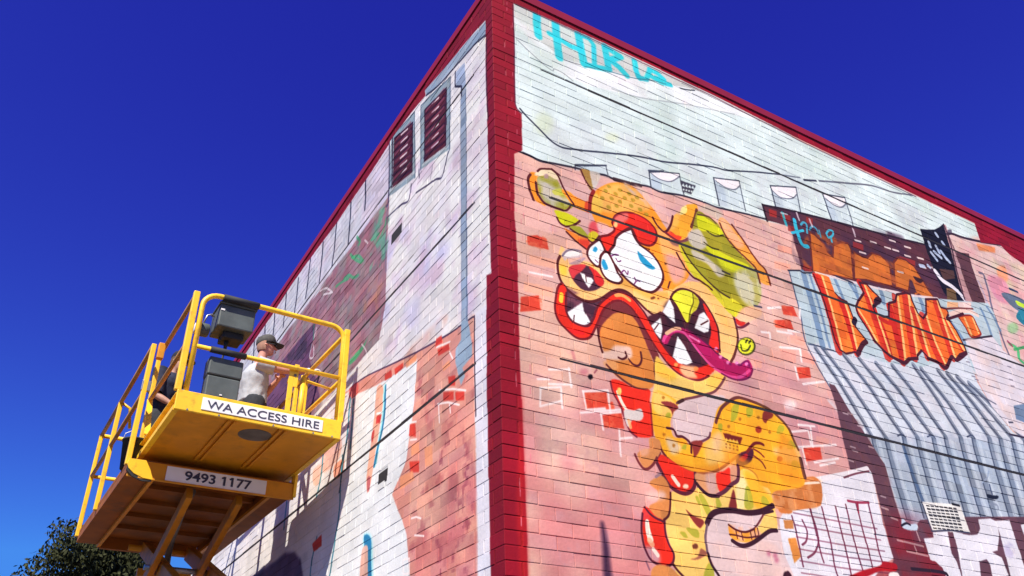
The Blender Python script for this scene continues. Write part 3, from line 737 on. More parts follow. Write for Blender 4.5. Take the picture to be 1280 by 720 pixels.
F([(754, 452), (770, 452), (772, 462), (760, 462)], c255(240, 170, 112), .8, 2)
ol([(747, 410), (749, 426), (753, 440)], 2.6); ol([(758, 456), (766, 464), (780, 476), (796, 485), (810, 487)], 2.6, c255(110, 50, 46)); ol([(819, 448), (818, 462), (820, 478)], 2.2)
# neck
F([(820, 446), (830, 456), (842, 464), (858, 473), (876, 476), (892, 468), (905, 463), (908, 470), (900, 482), (893, 490), (882, 493), (868, 497), (852, 500), (846, 512), (838, 524), (840, 545), (836, 566), (824, 556), (816, 535), (814, 505), (818, 480)], CB)
F([(821, 447), (834, 458), (846, 468), (840, 476), (824, 470), (819, 462)], c255(253, 196, 70), .9, 3)
F([(886, 470), (904, 463), (908, 470), (896, 486), (884, 480)], c255(252, 196, 84), .9, 4)
# red drip on the left of the neck
F([(763, 478), (768, 474), (778, 477), (790, 484), (804, 487), (813, 488), (812, 502), (815, 524), (816, 544), (806, 547), (792, 544), (786, 532), (780, 514), (770, 496)], RD)
ol([(763, 477), (766, 490), (776, 508), (781, 524), (787, 538), (796, 546)], 2.4, c255(130, 40, 56)); ol([(813, 505), (815, 525), (816, 544)], 2.4, c255(160, 40, 40))
S([(772, 490), (777, 502), (783, 512)], c255(252, 236, 220), 4); R.dot((774, 489), 3, c255(253, 200, 110), 1, 1.6, soft=1)
F([(780, 512), (792, 513), (801, 511), (804, 520), (800, 526), (790, 526), (786, 534), (782, 528)], c255(222, 206, 204)); S([(786, 526), (788, 534)], c255(250, 180, 120), 4, .8)
# right jaw ring
F([(836, 376), (838, 366), (848, 357), (862, 352), (878, 354), (894, 364), (906, 380), (914, 392), (920, 408), (921, 428), (917, 446), (906, 463), (895, 466), (899, 444), (899, 420), (893, 398), (880, 378), (868, 366), (856, 361), (846, 366), (840, 374), (832, 386)], CR)
F([(880, 362), (896, 372), (908, 392), (914, 412), (906, 412), (898, 396), (888, 378)], c255(250, 190, 108), .8, 4)
# mouth interior
F([(836, 380), (846, 366), (856, 361), (868, 367), (880, 378), (890, 394), (897, 412), (900, 432), (896, 448), (886, 458), (870, 461), (856, 457), (842, 448), (830, 434), (820, 418), (810, 399), (814, 394), (826, 391)], c255(82, 36, 50))
R.mottle([(840, 372), (880, 380), (896, 440), (850, 455), (820, 410)], c255(54, 30, 44), .12, .4, .6, .8, soft=3, seed=86)
F([(879, 380), (886, 386), (893, 400), (898, 416), (900, 438), (892, 440), (886, 430), (889, 412)], c255(232, 44, 34))
F(LIP, RD)
S([(702, 368), (701, 376)], c255(253, 200, 60), 5); S([(770, 369), (778, 369), (787, 375)], c255(252, 172, 96), 4, .9); S([(712, 414), (728, 416)], c255(226, 30, 40), 5, .6)
ol([(702, 354), (698, 358), (695, 370), (694, 386), (698, 400), (708, 412), (720, 422), (730, 424), (738, 421), (744, 410), (750, 396), (756, 385), (766, 377), (776, 376), (786, 382), (796, 394), (806, 411), (818, 431), (832, 451), (846, 465), (860, 472), (874, 475), (886, 470)], 2.5, c255(120, 28, 36))
ol([(708, 366), (707, 380), (709, 392), (716, 402), (727, 407), (736, 407), (742, 398), (747, 384), (756, 374), (768, 366), (778, 365), (790, 372), (802, 386), (812, 402), (822, 420), (832, 436), (844, 449), (858, 457)], 2.4, c255(104, 28, 40))
F([(850, 457), (858, 457), (870, 459), (868, 466), (872, 472), (860, 472), (852, 466)], c255(251, 186, 140), .95, 2); R.dot((845, 456), 2.6, c255(253, 170, 90), .9, soft=1); R.dot((870, 461), 3, c255(252, 150, 80), .9, soft=1)
# teeth and tongue
F([(838, 371), (846, 363), (854, 361), (862, 363), (869, 369), (874, 376), (871, 386), (864, 393), (861, 403), (858, 404), (851, 393), (846, 382)], c255(242, 240, 62)); ol([(866, 367), (867, 378), (863, 388), (861, 402)], 1.6, c255(120, 104, 20)); F([(867, 369), (874, 377), (870, 386), (865, 390), (868, 378)], c255(206, 190, 40))
ol([(838, 371), (846, 382), (852, 394), (858, 404), (862, 403)], 1.8)
for t in ([(837, 374), (842, 384), (844, 404), (838, 399), (828, 390)], [(814, 407), (826, 397), (828, 412), (826, 424), (820, 417)], [(874, 393), (880, 390), (887, 400), (886, 414), (880, 416), (868, 410)], [(847, 420), (856, 433), (866, 453), (858, 456), (848, 454), (841, 446)]):
    F(t, W_, smooth=False)
ol([(818, 412), (823, 405)], 1.2); ol([(876, 406), (885, 401)], 1.4)
F([(828, 428), (829, 420), (836, 413), (846, 409), (856, 411), (864, 416), (874, 423), (886, 433), (897, 443), (906, 449), (918, 454), (926, 456), (930, 452), (936, 450), (941, 462), (937, 470), (926, 474), (912, 471), (902, 466), (890, 457), (880, 445), (868, 430), (858, 420), (848, 416), (840, 419), (834, 430)], c255(180, 26, 92))
S([(829, 426), (834, 418), (844, 413), (854, 415), (862, 424), (874, 440), (888, 456), (902, 466), (914, 471), (926, 471), (937, 463)], c255(226, 74, 146), 3)
S([(833, 417), (843, 411), (850, 411)], c255(250, 190, 150), 3.6); S([(862, 420), (874, 427)], c255(240, 120, 180), 2.4)
ol([(858, 411), (872, 421), (886, 432), (898, 443), (910, 450)], 1.8, c255(100, 24, 70)); ol([(902, 467), (914, 473), (926, 475), (937, 471), (941, 462)], 2, c255(120, 26, 80))
for p in ((895, 436), (901, 446), (910, 453), (921, 454), (933, 455)):
    R.dot(p, 2.2, c255(236, 130, 190), .95, soft=1); R.dot((p[0] + 3, p[1] + 2), 1.8, c255(120, 24, 84), .8, soft=1)
S([(926, 456), (931, 452), (935, 452), (937, 458)], c255(120, 24, 84), 1.8)
ol([(898, 364), (908, 380), (916, 394), (921, 412), (922, 428), (918, 444), (914, 452)], 2.6, c255(100, 44, 40)); ol([(838, 374), (842, 366), (852, 361), (866, 365), (880, 377), (891, 395), (898, 414), (900, 440)], 2.2)
# eyes
H([(789, 286), (793, 296), (800, 306), (814, 317), (824, 330), (829, 344), (826, 356), (816, 365), (802, 362), (788, 353), (776, 341), (766, 326), (762, 315), (768, 306), (770, 297), (778, 290)], W_, OUT, 2.8)
H([(749, 299), (753, 305), (756, 314), (751, 320), (750, 331), (746, 333), (739, 327), (734, 318), (737, 308)], W_, OUT, 2.6)
H([(755, 315), (760, 316), (766, 326), (772, 341), (778, 349), (774, 354), (764, 352), (755, 345), (750, 333), (751, 321)], W_, OUT, 2.6)
BL = c255(40, 152, 204)
F([(797, 314), (803, 319), (812, 328), (819, 335), (815, 337), (807, 333), (800, 325)], BL); F([(741, 313), (744, 308), (747, 311), (745, 315)], BL); F([(752, 327), (755, 324), (758, 329), (760, 336), (756, 337), (753, 333)], BL)
VN = c255(120, 40, 110)
for q in ([(764, 320), (769, 318), (773, 319)], [(770, 323), (773, 327), (776, 326)], [(776, 342), (780, 338), (784, 343), (785, 339)], [(793, 355), (796, 351), (800, 352)], [(795, 351), (793, 347)], [(744, 325), (747, 328)]):
    S(q, VN, 1.3)
for p in ((811, 312), (816, 317), (817, 372), (815, 373), (823, 373), (832, 330), (838, 352), (800, 360)):
    R.dot(p, 2.2 if p[0] in (815, 817) else 1.4, c255(110, 50, 30), .9, .7)
ol([(837, 353), (835, 360)], 1.8)
# near horn
F([(857, 257), (864, 255), (871, 256), (872, 265), (867, 280), (862, 292), (855, 299), (848, 301), (838, 296), (831, 290), (837, 285), (841, 276), (844, 268), (852, 268)], c255(252, 168, 46))
F([(831, 290), (836, 287), (844, 293), (852, 296), (848, 301), (838, 297)], c255(234, 62, 36), 1, 1); F([(850, 268), (852, 260), (858, 257), (858, 266)], c255(252, 236, 150), .9, 1)
F([(843, 270), (850, 266), (848, 280), (840, 288), (834, 290)], c255(252, 186, 96), .7, 2)
ol([(841, 270), (838, 282), (831, 290), (822, 282), (816, 272)], 2.4); ol([(871, 262), (868, 274), (864, 284)], 3, c255(110, 56, 40)); ol([(832, 291), (842, 298), (850, 302), (858, 300), (863, 296)], 2.8, c255(120, 36, 44))
F([(836, 298), (850, 302), (862, 296), (862, 304), (850, 308), (840, 306)], c255(120, 76, 84), .8, 2)
# near ear: yellow and olive leaf
F([(872, 264), (884, 270), (897, 279), (903, 290), (912, 302), (924, 316), (938, 328), (946, 336), (950, 350), (951, 372), (944, 384), (932, 384), (926, 392), (918, 396), (910, 388), (896, 366), (880, 346), (866, 330), (854, 312), (848, 305), (862, 300), (866, 285)], c255(160, 150, 38))
F([(872, 268), (882, 272), (898, 284), (905, 292), (898, 294), (886, 290), (873, 286)], YG); F([(880, 304), (895, 312), (915, 322), (936, 332), (930, 340), (914, 340), (902, 328), (886, 314)], YG, 1, 1); F([(898, 320), (916, 328), (912, 340), (902, 334)], c255(226, 226, 30), .8, 3)
F([(860, 292), (872, 286), (880, 296), (884, 306), (876, 312), (864, 306)], GY, .95, 2); F([(864, 312), (878, 318), (892, 328), (906, 342), (898, 346), (884, 330), (868, 322)], GY, .9, 2)
F([(918, 342), (932, 336), (946, 337), (950, 352), (951, 372), (942, 384), (930, 378), (920, 362)], c255(206, 200, 176), .95, 4)
R.mottle([(918, 342), (946, 338), (951, 372), (930, 380)], c255(176, 166, 80), .1, .45, .65, .8, soft=3, seed=88)
F([(884, 256), (902, 266), (900, 276), (886, 268), (874, 262)], c255(208, 186, 172), .9, 3)
F([(848, 307), (854, 311), (866, 330), (880, 346), (896, 364), (906, 378), (916, 388), (912, 392), (900, 378), (884, 360), (866, 344), (856, 326)], c255(214, 200, 46))
F([(900, 366), (912, 372), (920, 376), (928, 384), (924, 392), (917, 396), (910, 386)], c255(216, 206, 44))
F([(898, 278), (901, 272), (907, 275), (918, 287), (932, 305), (946, 326), (958, 340), (963, 356), (950, 352), (945, 338), (932, 324), (918, 310), (906, 294)], c255(250, 164, 66))
F([(899, 276), (905, 273), (918, 290), (930, 306), (922, 310), (908, 294)], c255(247, 182, 146), .8, 3)
ol([(900, 279), (906, 293), (918, 309), (934, 324), (945, 336), (950, 354)], 2.2, c255(110, 56, 40)); ol([(915, 281), (926, 296), (938, 314), (948, 328), (957, 338), (963, 356)], 2.4, c255(120, 50, 36))
ol([(846, 316), (856, 334), (866, 346), (874, 350), (884, 357), (890, 362)], 2.4); ol([(852, 309), (862, 325), (876, 342), (890, 356), (902, 366), (912, 372)], 2.2, c255(80, 60, 30))
ol([(884, 289), (894, 295), (904, 294)], 1.8, c255(80, 70, 30)); ol([(880, 303), (890, 310), (898, 312)], 1.6, c255(80, 70, 30)); ol([(872, 268), (886, 271), (895, 279)], 1.8, c255(90, 60, 40)); ol([(903, 339), (912, 343)], 2, c255(70, 60, 50))
F([(921, 396), (927, 386), (940, 383), (952, 388), (950, 396), (938, 401), (930, 408), (922, 404)], c255(246, 188, 150), .95, 2); F([(920, 398), (926, 402), (932, 403), (928, 408), (921, 405)], c255(222, 50, 40)); ol([(918, 398), (921, 408), (928, 409), (936, 404)], 2.4, c255(110, 40, 60)); ol([(943, 382), (952, 384)], 2, c255(80, 70, 90))
# round yellow face
R.dot((933, 433), 11.4, c255(66, 62, 30)); R.dot((932.5, 432.5), 9.8, c255(236, 236, 50)); S([(926, 431), (928, 438), (934, 438), (938, 432)], c255(80, 76, 24), 1.8); S([(932, 428), (934, 425)], c255(80, 76, 24), 1.8); S([(936, 429), (938, 426)], c255(80, 76, 24), 1.8)
# body: the S of the neck and the hump
F([(815, 500), (822, 488), (842, 498), (848, 506), (842, 514), (838, 530), (842, 546), (856, 548), (862, 556), (880, 553), (888, 542), (893, 526), (896, 512), (908, 501), (924, 499), (945, 504), (965, 515), (985, 535), (997, 558), (1003, 585), (1005, 606), (984, 612), (966, 616), (960, 640), (915, 638), (904, 606), (914, 592), (920, 574), (905, 583), (890, 590), (872, 592), (850, 585), (835, 575), (824, 560), (817, 535)], YO)
F([(818, 488), (838, 498), (846, 508), (838, 520), (826, 520), (816, 510)], CB, .9, 3); F([(882, 552), (900, 544), (914, 560), (920, 574), (904, 582), (884, 580)], c255(250, 200, 116), .85, 5); F([(832, 548), (842, 550), (852, 560), (840, 568)], c255(226, 202, 190), .8, 3); F([(892, 545), (902, 540), (900, 560), (892, 566)], c255(248, 196, 150), .8, 4)
F([(966, 562), (990, 558), (998, 562), (1000, 576), (984, 578)], c255(250, 206, 150), .9, 4)
F([(843, 514), (852, 502), (866, 498), (884, 495), (903, 494), (906, 502), (897, 510), (893, 524), (889, 540), (880, 551), (868, 553), (858, 548), (848, 545), (841, 530)], PG)
R.mottle([(845, 510), (900, 498), (890, 540), (860, 548)], c255(214, 170, 190), .2, .45, .7, .7, soft=3, seed=91)
ol([(846, 504), (856, 499), (866, 497), (878, 494), (892, 490), (900, 482), (906, 472)], 2.6, c255(120, 64, 70)); ol([(848, 503), (854, 500)], 3.5, c255(70, 40, 40))
ol([(834, 535), (842, 537), (846, 545), (853, 546), (860, 551), (864, 556)], 3, c255(90, 36, 50)); ol([(864, 554), (876, 552), (886, 547), (888, 541)], 2.4, c255(110, 60, 80)); ol([(895, 528), (899, 516), (904, 508), (914, 500), (922, 497), (932, 499), (946, 504)], 3.2, c255(110, 54, 50))
ol([(946, 504), (962, 512), (976, 524), (986, 536), (994, 554), (998, 562)], 3, c255(112, 66, 44)); ol([(1001, 574), (1004, 588), (1006, 596)], 5, c255(80, 40, 44))
F([(826, 503), (836, 502), (844, 505), (848, 510), (842, 515), (841, 520), (838, 512)], c255(144, 52, 50)); F([(865, 552), (878, 552), (874, 564), (868, 572), (866, 562)], c255(142, 50, 44)); ol([(864, 555), (864, 566)], 2.6)
GN = c255(168, 168, 46)
for q in ([(916, 507), (924, 504), (921, 522), (914, 527), (914, 516)], [(933, 510), (941, 511), (940, 520), (934, 521)], [(974, 531), (981, 534), (978, 542), (971, 542)], [(986, 552), (990, 551), (995, 560), (984, 561)], [(898, 530), (903, 530), (902, 540), (898, 536)], [(834, 516), (838, 516), (838, 522), (832, 521)], [(854, 556), (858, 556), (857, 562), (852, 561)], [(990, 577), (996, 576), (1000, 586), (990, 587)]):
    F(q, GN, .85, 1)
F([(955, 514), (966, 517), (965, 522), (960, 525), (957, 529), (953, 524)], c255(142, 50, 40)); R.dot((948, 537), 4, c255(170, 54, 34), 1, 1.1); R.dot((975, 573.5), 3.6, c255(170, 66, 30), 1, 1)
for p in ((830, 543), (829, 497), (911, 533), (925, 524), (962, 540), (976, 559), (948, 522), (989, 594), (842, 557)): R.dot(p, 1.9, c255(180, 110, 30), .9, 1.2)
F([(904, 541), (928, 547), (925, 556), (920, 551), (907, 549)], c255(120, 36, 30), smooth=False)
for i in range(4):
    F([(906 + i * 4.4, 551 + i), (908.2 + i * 4.4, 547 + i * .8), (910 + i * 4.4, 552 + i)], c255(251, 200, 80), smooth=False)
    for j in range(2): R.dot((908 + i * 4.6, 555 + i * 1.1 + j * 4), 1.1, c255(150, 70, 30), .9)
F([(920, 572), (926, 566), (934, 563), (941, 561), (942, 570), (936, 579), (926, 583), (921, 580)], c255(80, 32, 50)); F([(924, 573), (932, 567), (935, 570), (930, 577), (925, 576)], c255(190, 40, 44))
ol([(934, 565), (942, 555), (949, 554), (954, 556)], 3, c255(120, 34, 30)); ol([(942, 561), (950, 566), (955, 571)], 2, c255(140, 50, 30)); ol([(943, 570), (952, 577), (957, 585)], 2, c255(140, 50, 30)); ol([(929, 584), (938, 588), (945, 594), (948, 601)], 2.4, c255(110, 50, 40)); ol([(948, 603), (951, 614), (948, 622)], 1.4, c255(170, 110, 40))
ol([(824, 554), (828, 565), (838, 576), (852, 585), (868, 591), (886, 591), (900, 586), (914, 576), (922, 570)], 3, c255(110, 40, 42))
F([(976, 540), (994, 560), (1003, 590), (1004, 606), (984, 608), (972, 590), (972, 560)], c255(240, 146, 34), .7, 5); F([(838, 570), (866, 584), (900, 578), (914, 562), (922, 572), (900, 588), (870, 592), (846, 582)], c255(242, 150, 40), .7, 3); F([(905, 560), (940, 580), (962, 600), (960, 612), (940, 596), (912, 580)], c255(248, 160, 40), .6, 4)
# lower body
F([(838, 616), (850, 615), (866, 614), (874, 608), (884, 618), (900, 620), (914, 608), (922, 592), (930, 586), (942, 592), (950, 606), (962, 612), (967, 632), (966, 640), (940, 640), (915, 638), (897, 638), (886, 646), (882, 664), (884, 690), (894, 712), (902, 735), (856, 735), (843, 708), (838, 682), (832, 656), (838, 636)], CB)
F([(930, 588), (944, 594), (956, 612), (966, 624), (966, 638), (944, 634), (934, 612)], YO, .9, 4); F([(920, 606), (930, 596), (936, 620), (930, 636), (922, 636)], c255(251, 232, 176), .8, 3)
for q in ([(873, 619), (878, 618), (886, 632), (890, 644), (884, 644), (878, 632)], [(869, 621), (872, 620), (876, 630), (872, 629)], [(895, 622), (898, 622), (902, 632), (896, 634)], [(932, 609), (938, 612), (942, 634), (931, 634)], [(952, 620), (958, 622), (962, 632), (952, 630)], [(850, 665), (856, 665), (860, 672), (854, 671)], [(858, 660), (872, 662), (874, 672), (866, 670)], [(884, 706), (890, 706), (894, 722), (880, 724)]): F(q, GN, .8, 1)
for q in ([(917, 612), (921, 636), (911, 637), (913, 624)], [(857, 637), (866, 644), (880, 651), (876, 660), (871, 657), (864, 648)]): F(q, c255(136, 48, 44))
R.dot((869, 683), 3.6, c255(120, 60, 40)); F([(863, 699), (872, 696), (876, 686), (884, 692), (876, 698), (868, 700)], c255(150, 80, 70), .9, 1)
F([(884, 664), (887, 650), (898, 641), (915, 640), (940, 642), (956, 640), (962, 648), (974, 660), (980, 690), (990, 735), (905, 735), (892, 705), (885, 688)], PG)
R.mottle([(890, 680), (970, 680), (985, 730), (910, 730)], c255(238, 196, 190), .3, .4, .7, .8, soft=3, seed=93)
F([(955, 645), (968, 638), (972, 662), (966, 661), (958, 664), (950, 670), (944, 664), (950, 655)], CB)
DK = c255(58, 26, 40)
ol([(884, 654), (889, 644), (898, 639), (915, 638), (935, 641), (952, 639), (966, 632)], 6, DK); ol([(884, 690), (882, 672), (884, 656)], 3, c255(110, 84, 100)); ol([(885, 692), (890, 706), (898, 718), (906, 732)], 3.4, DK); ol([(954, 642), (966, 639)], 2.6, DK)
ol([(954, 644), (948, 654), (942, 662)], 2, c255(110, 44, 50))
F([(911, 655), (918, 660), (926, 664), (936, 664), (943, 661), (946, 660), (950, 668), (944, 674), (934, 678), (920, 676), (912, 668)], c255(250, 160, 50)); R.mottle([(912, 656), (948, 662), (948, 672), (916, 676)], c255(244, 176, 150), .07, .45, .65, .8, soft=1, seed=94)
ol([(911, 656), (920, 662), (932, 665), (943, 661)], 2.2); ol([(916, 676), (924, 681), (932, 682), (942, 678), (952, 671), (962, 664), (971, 663)], 4.4, DK); ol([(912, 668), (920, 669), (934, 672), (948, 670)], 1.6)
for x, y in ((920, 663), (927, 665), (938, 664), (943, 662), (947, 660)): ol([(x, y), (x + 2, y + 10)], 1.4)
for p in ((961, 692), (969, 694), (971, 700)): R.dot(p, 3, c255(190, 90, 120), .7, 1.2, soft=2)
F([(980, 716), (986, 714), (990, 722), (980, 724)], DK)
# necklace of sausages
F([(821, 572), (826, 568), (834, 572), (846, 580), (858, 587), (869, 592), (868, 602), (864, 612), (856, 616), (844, 614), (836, 605), (829, 594), (824, 586)], RD); S([(841, 596), (845, 602), (848, 606)], c255(253, 230, 214), 5); R.dot((857, 608), 3.6, c255(252, 220, 196), 1, .8, soft=1)
ol([(824, 566), (820, 574), (824, 584), (830, 596), (838, 608), (848, 615), (858, 617), (866, 612), (869, 602), (869, 592)], 4.4, c255(96, 34, 50))
F([(869, 592), (880, 593), (894, 593), (897, 606), (896, 616), (886, 618), (876, 610), (870, 602)], c255(216, 150, 104)); F([(882, 594), (894, 593), (896, 616), (886, 617)], c255(204, 168, 178), .7, 3); ol([(869, 602), (876, 611), (886, 619), (898, 620)], 4, DK)
F([(895, 593), (904, 589), (912, 585), (914, 602), (910, 612), (899, 614)], RD); F([(913, 585), (920, 582), (922, 592), (920, 602), (914, 604)], c255(214, 150, 120)); ol([(897, 619), (906, 614), (914, 606), (922, 600), (923, 588), (922, 582)], 4, c255(96, 44, 62))
F([(797, 568), (804, 562), (812, 560), (812, 548), (824, 550), (826, 562), (823, 570), (818, 580), (810, 586), (803, 582)], c255(220, 140, 84)); F([(800, 562), (810, 560), (810, 568), (802, 570)], c255(244, 176, 150), .7, 2); ol([(794, 568), (798, 577), (804, 585), (810, 586), (817, 580), (821, 572)], 3, c255(120, 46, 50))
F([(812, 604), (820, 597), (828, 595), (836, 606), (838, 620), (838, 640), (832, 650), (824, 650), (814, 640), (812, 632), (822, 626), (822, 614)], c255(216, 134, 74)); ol([(838, 616), (838, 632), (836, 644), (830, 650)], 2.6); ol([(820, 596), (826, 592)], 3, c255(160, 120, 130))
F([(808, 616), (828, 614), (832, 622), (814, 626)], c255(232, 190, 182), .9, 3)
F([(803, 640), (807, 633), (812, 637), (820, 646), (830, 651), (832, 664), (836, 678), (842, 690), (842, 702), (836, 707), (826, 706), (815, 700), (808, 690), (804, 670)], RD)
F([(803, 640), (808, 638), (812, 646), (810, 660), (804, 656)], c255(226, 60, 60), 1, 1); F([(806, 684), (815, 684), (824, 692), (824, 704), (812, 700)], c255(196, 170, 190), .8, 3)
S([(809, 652), (810, 662), (813, 674)], c255(253, 236, 224), 5, w2=8); S([(812, 676), (815, 680)], c255(252, 190, 150), 7, .8); S([(817, 687), (822, 694)], c255(250, 226, 216), 5)
ol([(803, 642), (802, 660), (804, 678), (808, 690), (814, 700), (824, 706), (834, 708), (841, 703), (842, 692), (836, 680), (832, 666), (831, 652)], 2.8, c255(92, 30, 50)); ol([(806, 634), (812, 642), (820, 648), (830, 652)], 2.6, c255(92, 30, 50)); ol([(808, 702), (812, 712)], 2.4, c255(140, 90, 110))
F([(822, 706), (836, 708), (844, 714), (856, 728), (858, 740), (820, 740), (814, 716)], c255(214, 136, 76)); ol([(842, 706), (848, 714), (858, 724)], 3)

# ---------------------------------------------------------------- red corner strip and red band under the roof edge
F([(600, -40), (642, -10), (642, 6), (643, 60), (644, 130), (646, 137), (652, 143), (653, 188), (643, 192), (643, 270), (645, 292), (647, 330), (649, 420), (650, 460), (652, 500), (654, 545), (656, 600), (658, 650), (660, 722), (662, 800), (560, 800)], RED, smooth=False)
F([(652, 470), (654, 545), (657, 610), (658, 650), (661, 722), (650, 722), (646, 640), (648, 560)], c255(190, 32, 38), .7, 3, smooth=False)
S([(641, 6), (643, 60), (643, 100), (644, 130), (646, 136), (652, 142)], c255(96, 30, 56), 1.6, .8, smooth=False)
F([(600, -60), (642, 4), (760, 56), (900, 123), (1000, 174), (1145, 244), (1218, 279), (1226, 303), (1250, 306), (1262, 318), (1290, 338), (1400, 400), (1400, 300), (640, -60)], RED, smooth=False)
S([(644, 5), (760, 58), (900, 125), (1000, 176), (1145, 246)], c255(90, 50, 70), 1.4, .7, smooth=False)
R.fill([(0, 7.60), (9, 7.60), (9, 7.72), (0, 7.72)], c255(150, 36, 60), .9, smooth=False, metres=True)
rs = np.random.default_rng(5)
for k in range(40):                                   # little upright pink flecks on the red
    z = 2.9 + rs.random() * 4.6
    u = 0.115 if rs.random() < .6 else 0.235 - rs.random() * .1
    R.stroke([(u, z), (u + .002, z + .03 + rs.random() * .03)], c255(226, 120, 140), 0.006, .7, metres=True)
R.a *= (1.0 - 0.10 * (R.noise(0.16, 99)[..., None] - .5))

# ================================================================= left wall
L = Canvas('L', 9.2, 2.2, 7.72, 200, c255(212, 210, 222))
F, S, H = L.fill, L.stroke, L.shape
L.mottle([(300, 0), (700, 0), (700, 800), (200, 800)], c255(224, 225, 231), .6, .4, .7, .9, seed=103)
L.mottle([(484, 250), (580, 180), (590, 400), (480, 440)], c255(196, 172, 206), .3, .5, .8, .75, soft=12, seed=104)
L.mottle([(484, 300), (560, 300), (540, 420), (480, 440)], c255(192, 190, 228), .35, .45, .75, .8, soft=12, seed=105)
L.mottle([(586, 60), (610, 60), (612, 340), (586, 340)], c255(206, 190, 216), .25, .45, .8, .7, soft=6, seed=106)
L.mottle([(470, 430), (600, 330), (606, 400), (480, 460)], c255(240, 232, 236), .3, .4, .7, .8, soft=8, seed=107)
# long light panels under the roof edge with thin upright lines
F([(300, 400), (487, 150), (487, 244), (440, 308), (396, 368), (330, 452), (280, 520)], c255(194, 196, 214), smooth=False)
L.mottle([(300, 420), (487, 150), (487, 244), (330, 452)], c255(200, 190, 216), .4, .4, .7, .8, soft=1, seed=108, smooth=False)
for a, b in (((457, 222), (456, 262)), ((439, 248), (435, 305)), ((421, 278), (415, 333)), ((404, 303), (399, 352)), ((388, 324), (382, 372)), ((373, 348), (368, 392)), ((358, 366), (354, 408)), ((344, 384), (341, 424)), ((332, 400), (329, 440)), ((318, 424), (316, 452))):
    S([a, ((a[0] + b[0]) / 2 + .5, (a[1] + b[1]) / 2), b], c255(56, 58, 84), 2.2, 1)
# worn plum panel
PL = c255(152, 112, 128)
F([(487, 244), (484, 300), (482, 380), (474, 424), (436, 466), (400, 500), (370, 545), (300, 640), (200, 760), (260, 560), (330, 452), (396, 368), (440, 308)], PL, smooth=False)
L.mottle([(487, 244), (474, 424), (370, 545), (330, 452)], c255(136, 130, 138), .22, .42, .7, .8, soft=1, seed=111, smooth=False)
L.mottle([(487, 244), (474, 424), (370, 545), (330, 452)], c255(146, 92, 112), .3, .5, .75, .7, soft=1, seed=112, smooth=False)
L.mottle([(482, 330), (478, 390), (440, 440), (450, 370)], c255(176, 128, 112), .15, .5, .75, .7, soft=1, seed=113, smooth=False)
F([(395, 402), (392, 425), (386, 448), (394, 470), (400, 496), (370, 545), (330, 600), (300, 590), (334, 500), (352, 452), (374, 424)], c255(104, 70, 104), smooth=False)
L.mottle([(395, 402), (386, 448), (352, 452)], c255(70, 58, 80), .15, .4, .6, .8, soft=1, seed=114, smooth=False)
GRN = c255(60, 164, 112)
for q in ([(430, 348), (436, 344), (442, 347), (448, 344)], [(446, 296), (450, 302), (448, 306)], [(438, 318), (444, 324), (452, 328)], [(440, 322), (448, 320), (454, 326)], [(420, 358), (428, 352), (436, 348)], [(464, 300), (474, 292)], [(470, 306), (480, 286), (483, 272)]):
    S(q, GRN, 2.4, .7)
F([(436, 452), (446, 440), (456, 428), (460, 420), (454, 436), (444, 450), (437, 456)], GRN, .8, 1)
L.mottle([(470, 270), (486, 262), (482, 320), (462, 340)], c255(96, 160, 140), .12, .45, .65, .8, soft=3, seed=115)
for q in ([(400, 364), (408, 360), (416, 366)], [(404, 368), (414, 366)], [(456, 300), (460, 304)], [(390, 430), (387, 446), (392, 446), (392, 432)], [(396, 410), (392, 424)], [(452, 430), (458, 440), (454, 452)]):
    S(q, c255(214, 206, 220), 1.5, .8)
S([(393, 404), (392, 424)], c255(60, 130, 110), 2, .7)
S([(487, 244), (484, 262), (482, 300), (482, 340)], c255(120, 110, 140), 1.6, .7)
# lower pink brickwork
P2 = c255(210, 144, 138)
F([(593, 394), (580, 404), (560, 418), (525, 438), (490, 455), (455, 472), (437, 486), (400, 520), (300, 660), (200, 800), (597, 800), (594, 560), (592, 430)], P2, smooth=False)
L.mottle([(593, 394), (500, 455), (510, 560), (520, 720), (597, 730)], c255(220, 164, 150), .3, .4, .7, .85, soft=3, seed=121)
L.mottle([(540, 500), (593, 470), (597, 730), (520, 730), (530, 600)], c255(190, 104, 114), .35, .4, .75, .8, soft=12, seed=122)
L.mottle([(545, 570), (585, 550), (590, 720), (545, 730)], c255(146, 70, 90), .09, .6, .78, .8, soft=8, seed=123)
L.mottle([(500, 470), (590, 420), (592, 730), (515, 730)], c255(170, 90, 100), .12, .62, .82, .65, soft=4, seed=124)
F([(594, 392), (608, 380), (610, 500), (612, 620), (616, 800), (599, 800), (596, 600), (594, 480)], c255(218, 216, 234), smooth=False)
S([(560, 418), (576, 407), (593, 395), (593, 440), (594, 480), (595, 520)], c255(60, 44, 70), 1.7, smooth=False)
S([(437, 486), (455, 472), (490, 455), (525, 438), (560, 418)], c255(86, 60, 90), 1.5)
F([(522, 448), (520, 470), (517, 510), (512, 545), (508, 575), (498, 600), (490, 618), (496, 634), (503, 650), (508, 668), (510, 690), (514, 740), (340, 800), (410, 700), (428, 640), (440, 580), (444, 520), (447, 492), (470, 482), (496, 466)], c255(226, 229, 240), smooth=False)
F([(300, 660), (345, 590), (400, 520), (437, 488), (448, 492), (444, 520), (440, 580), (428, 640), (410, 700), (340, 800), (200, 800)], c255(224, 222, 234), smooth=False)
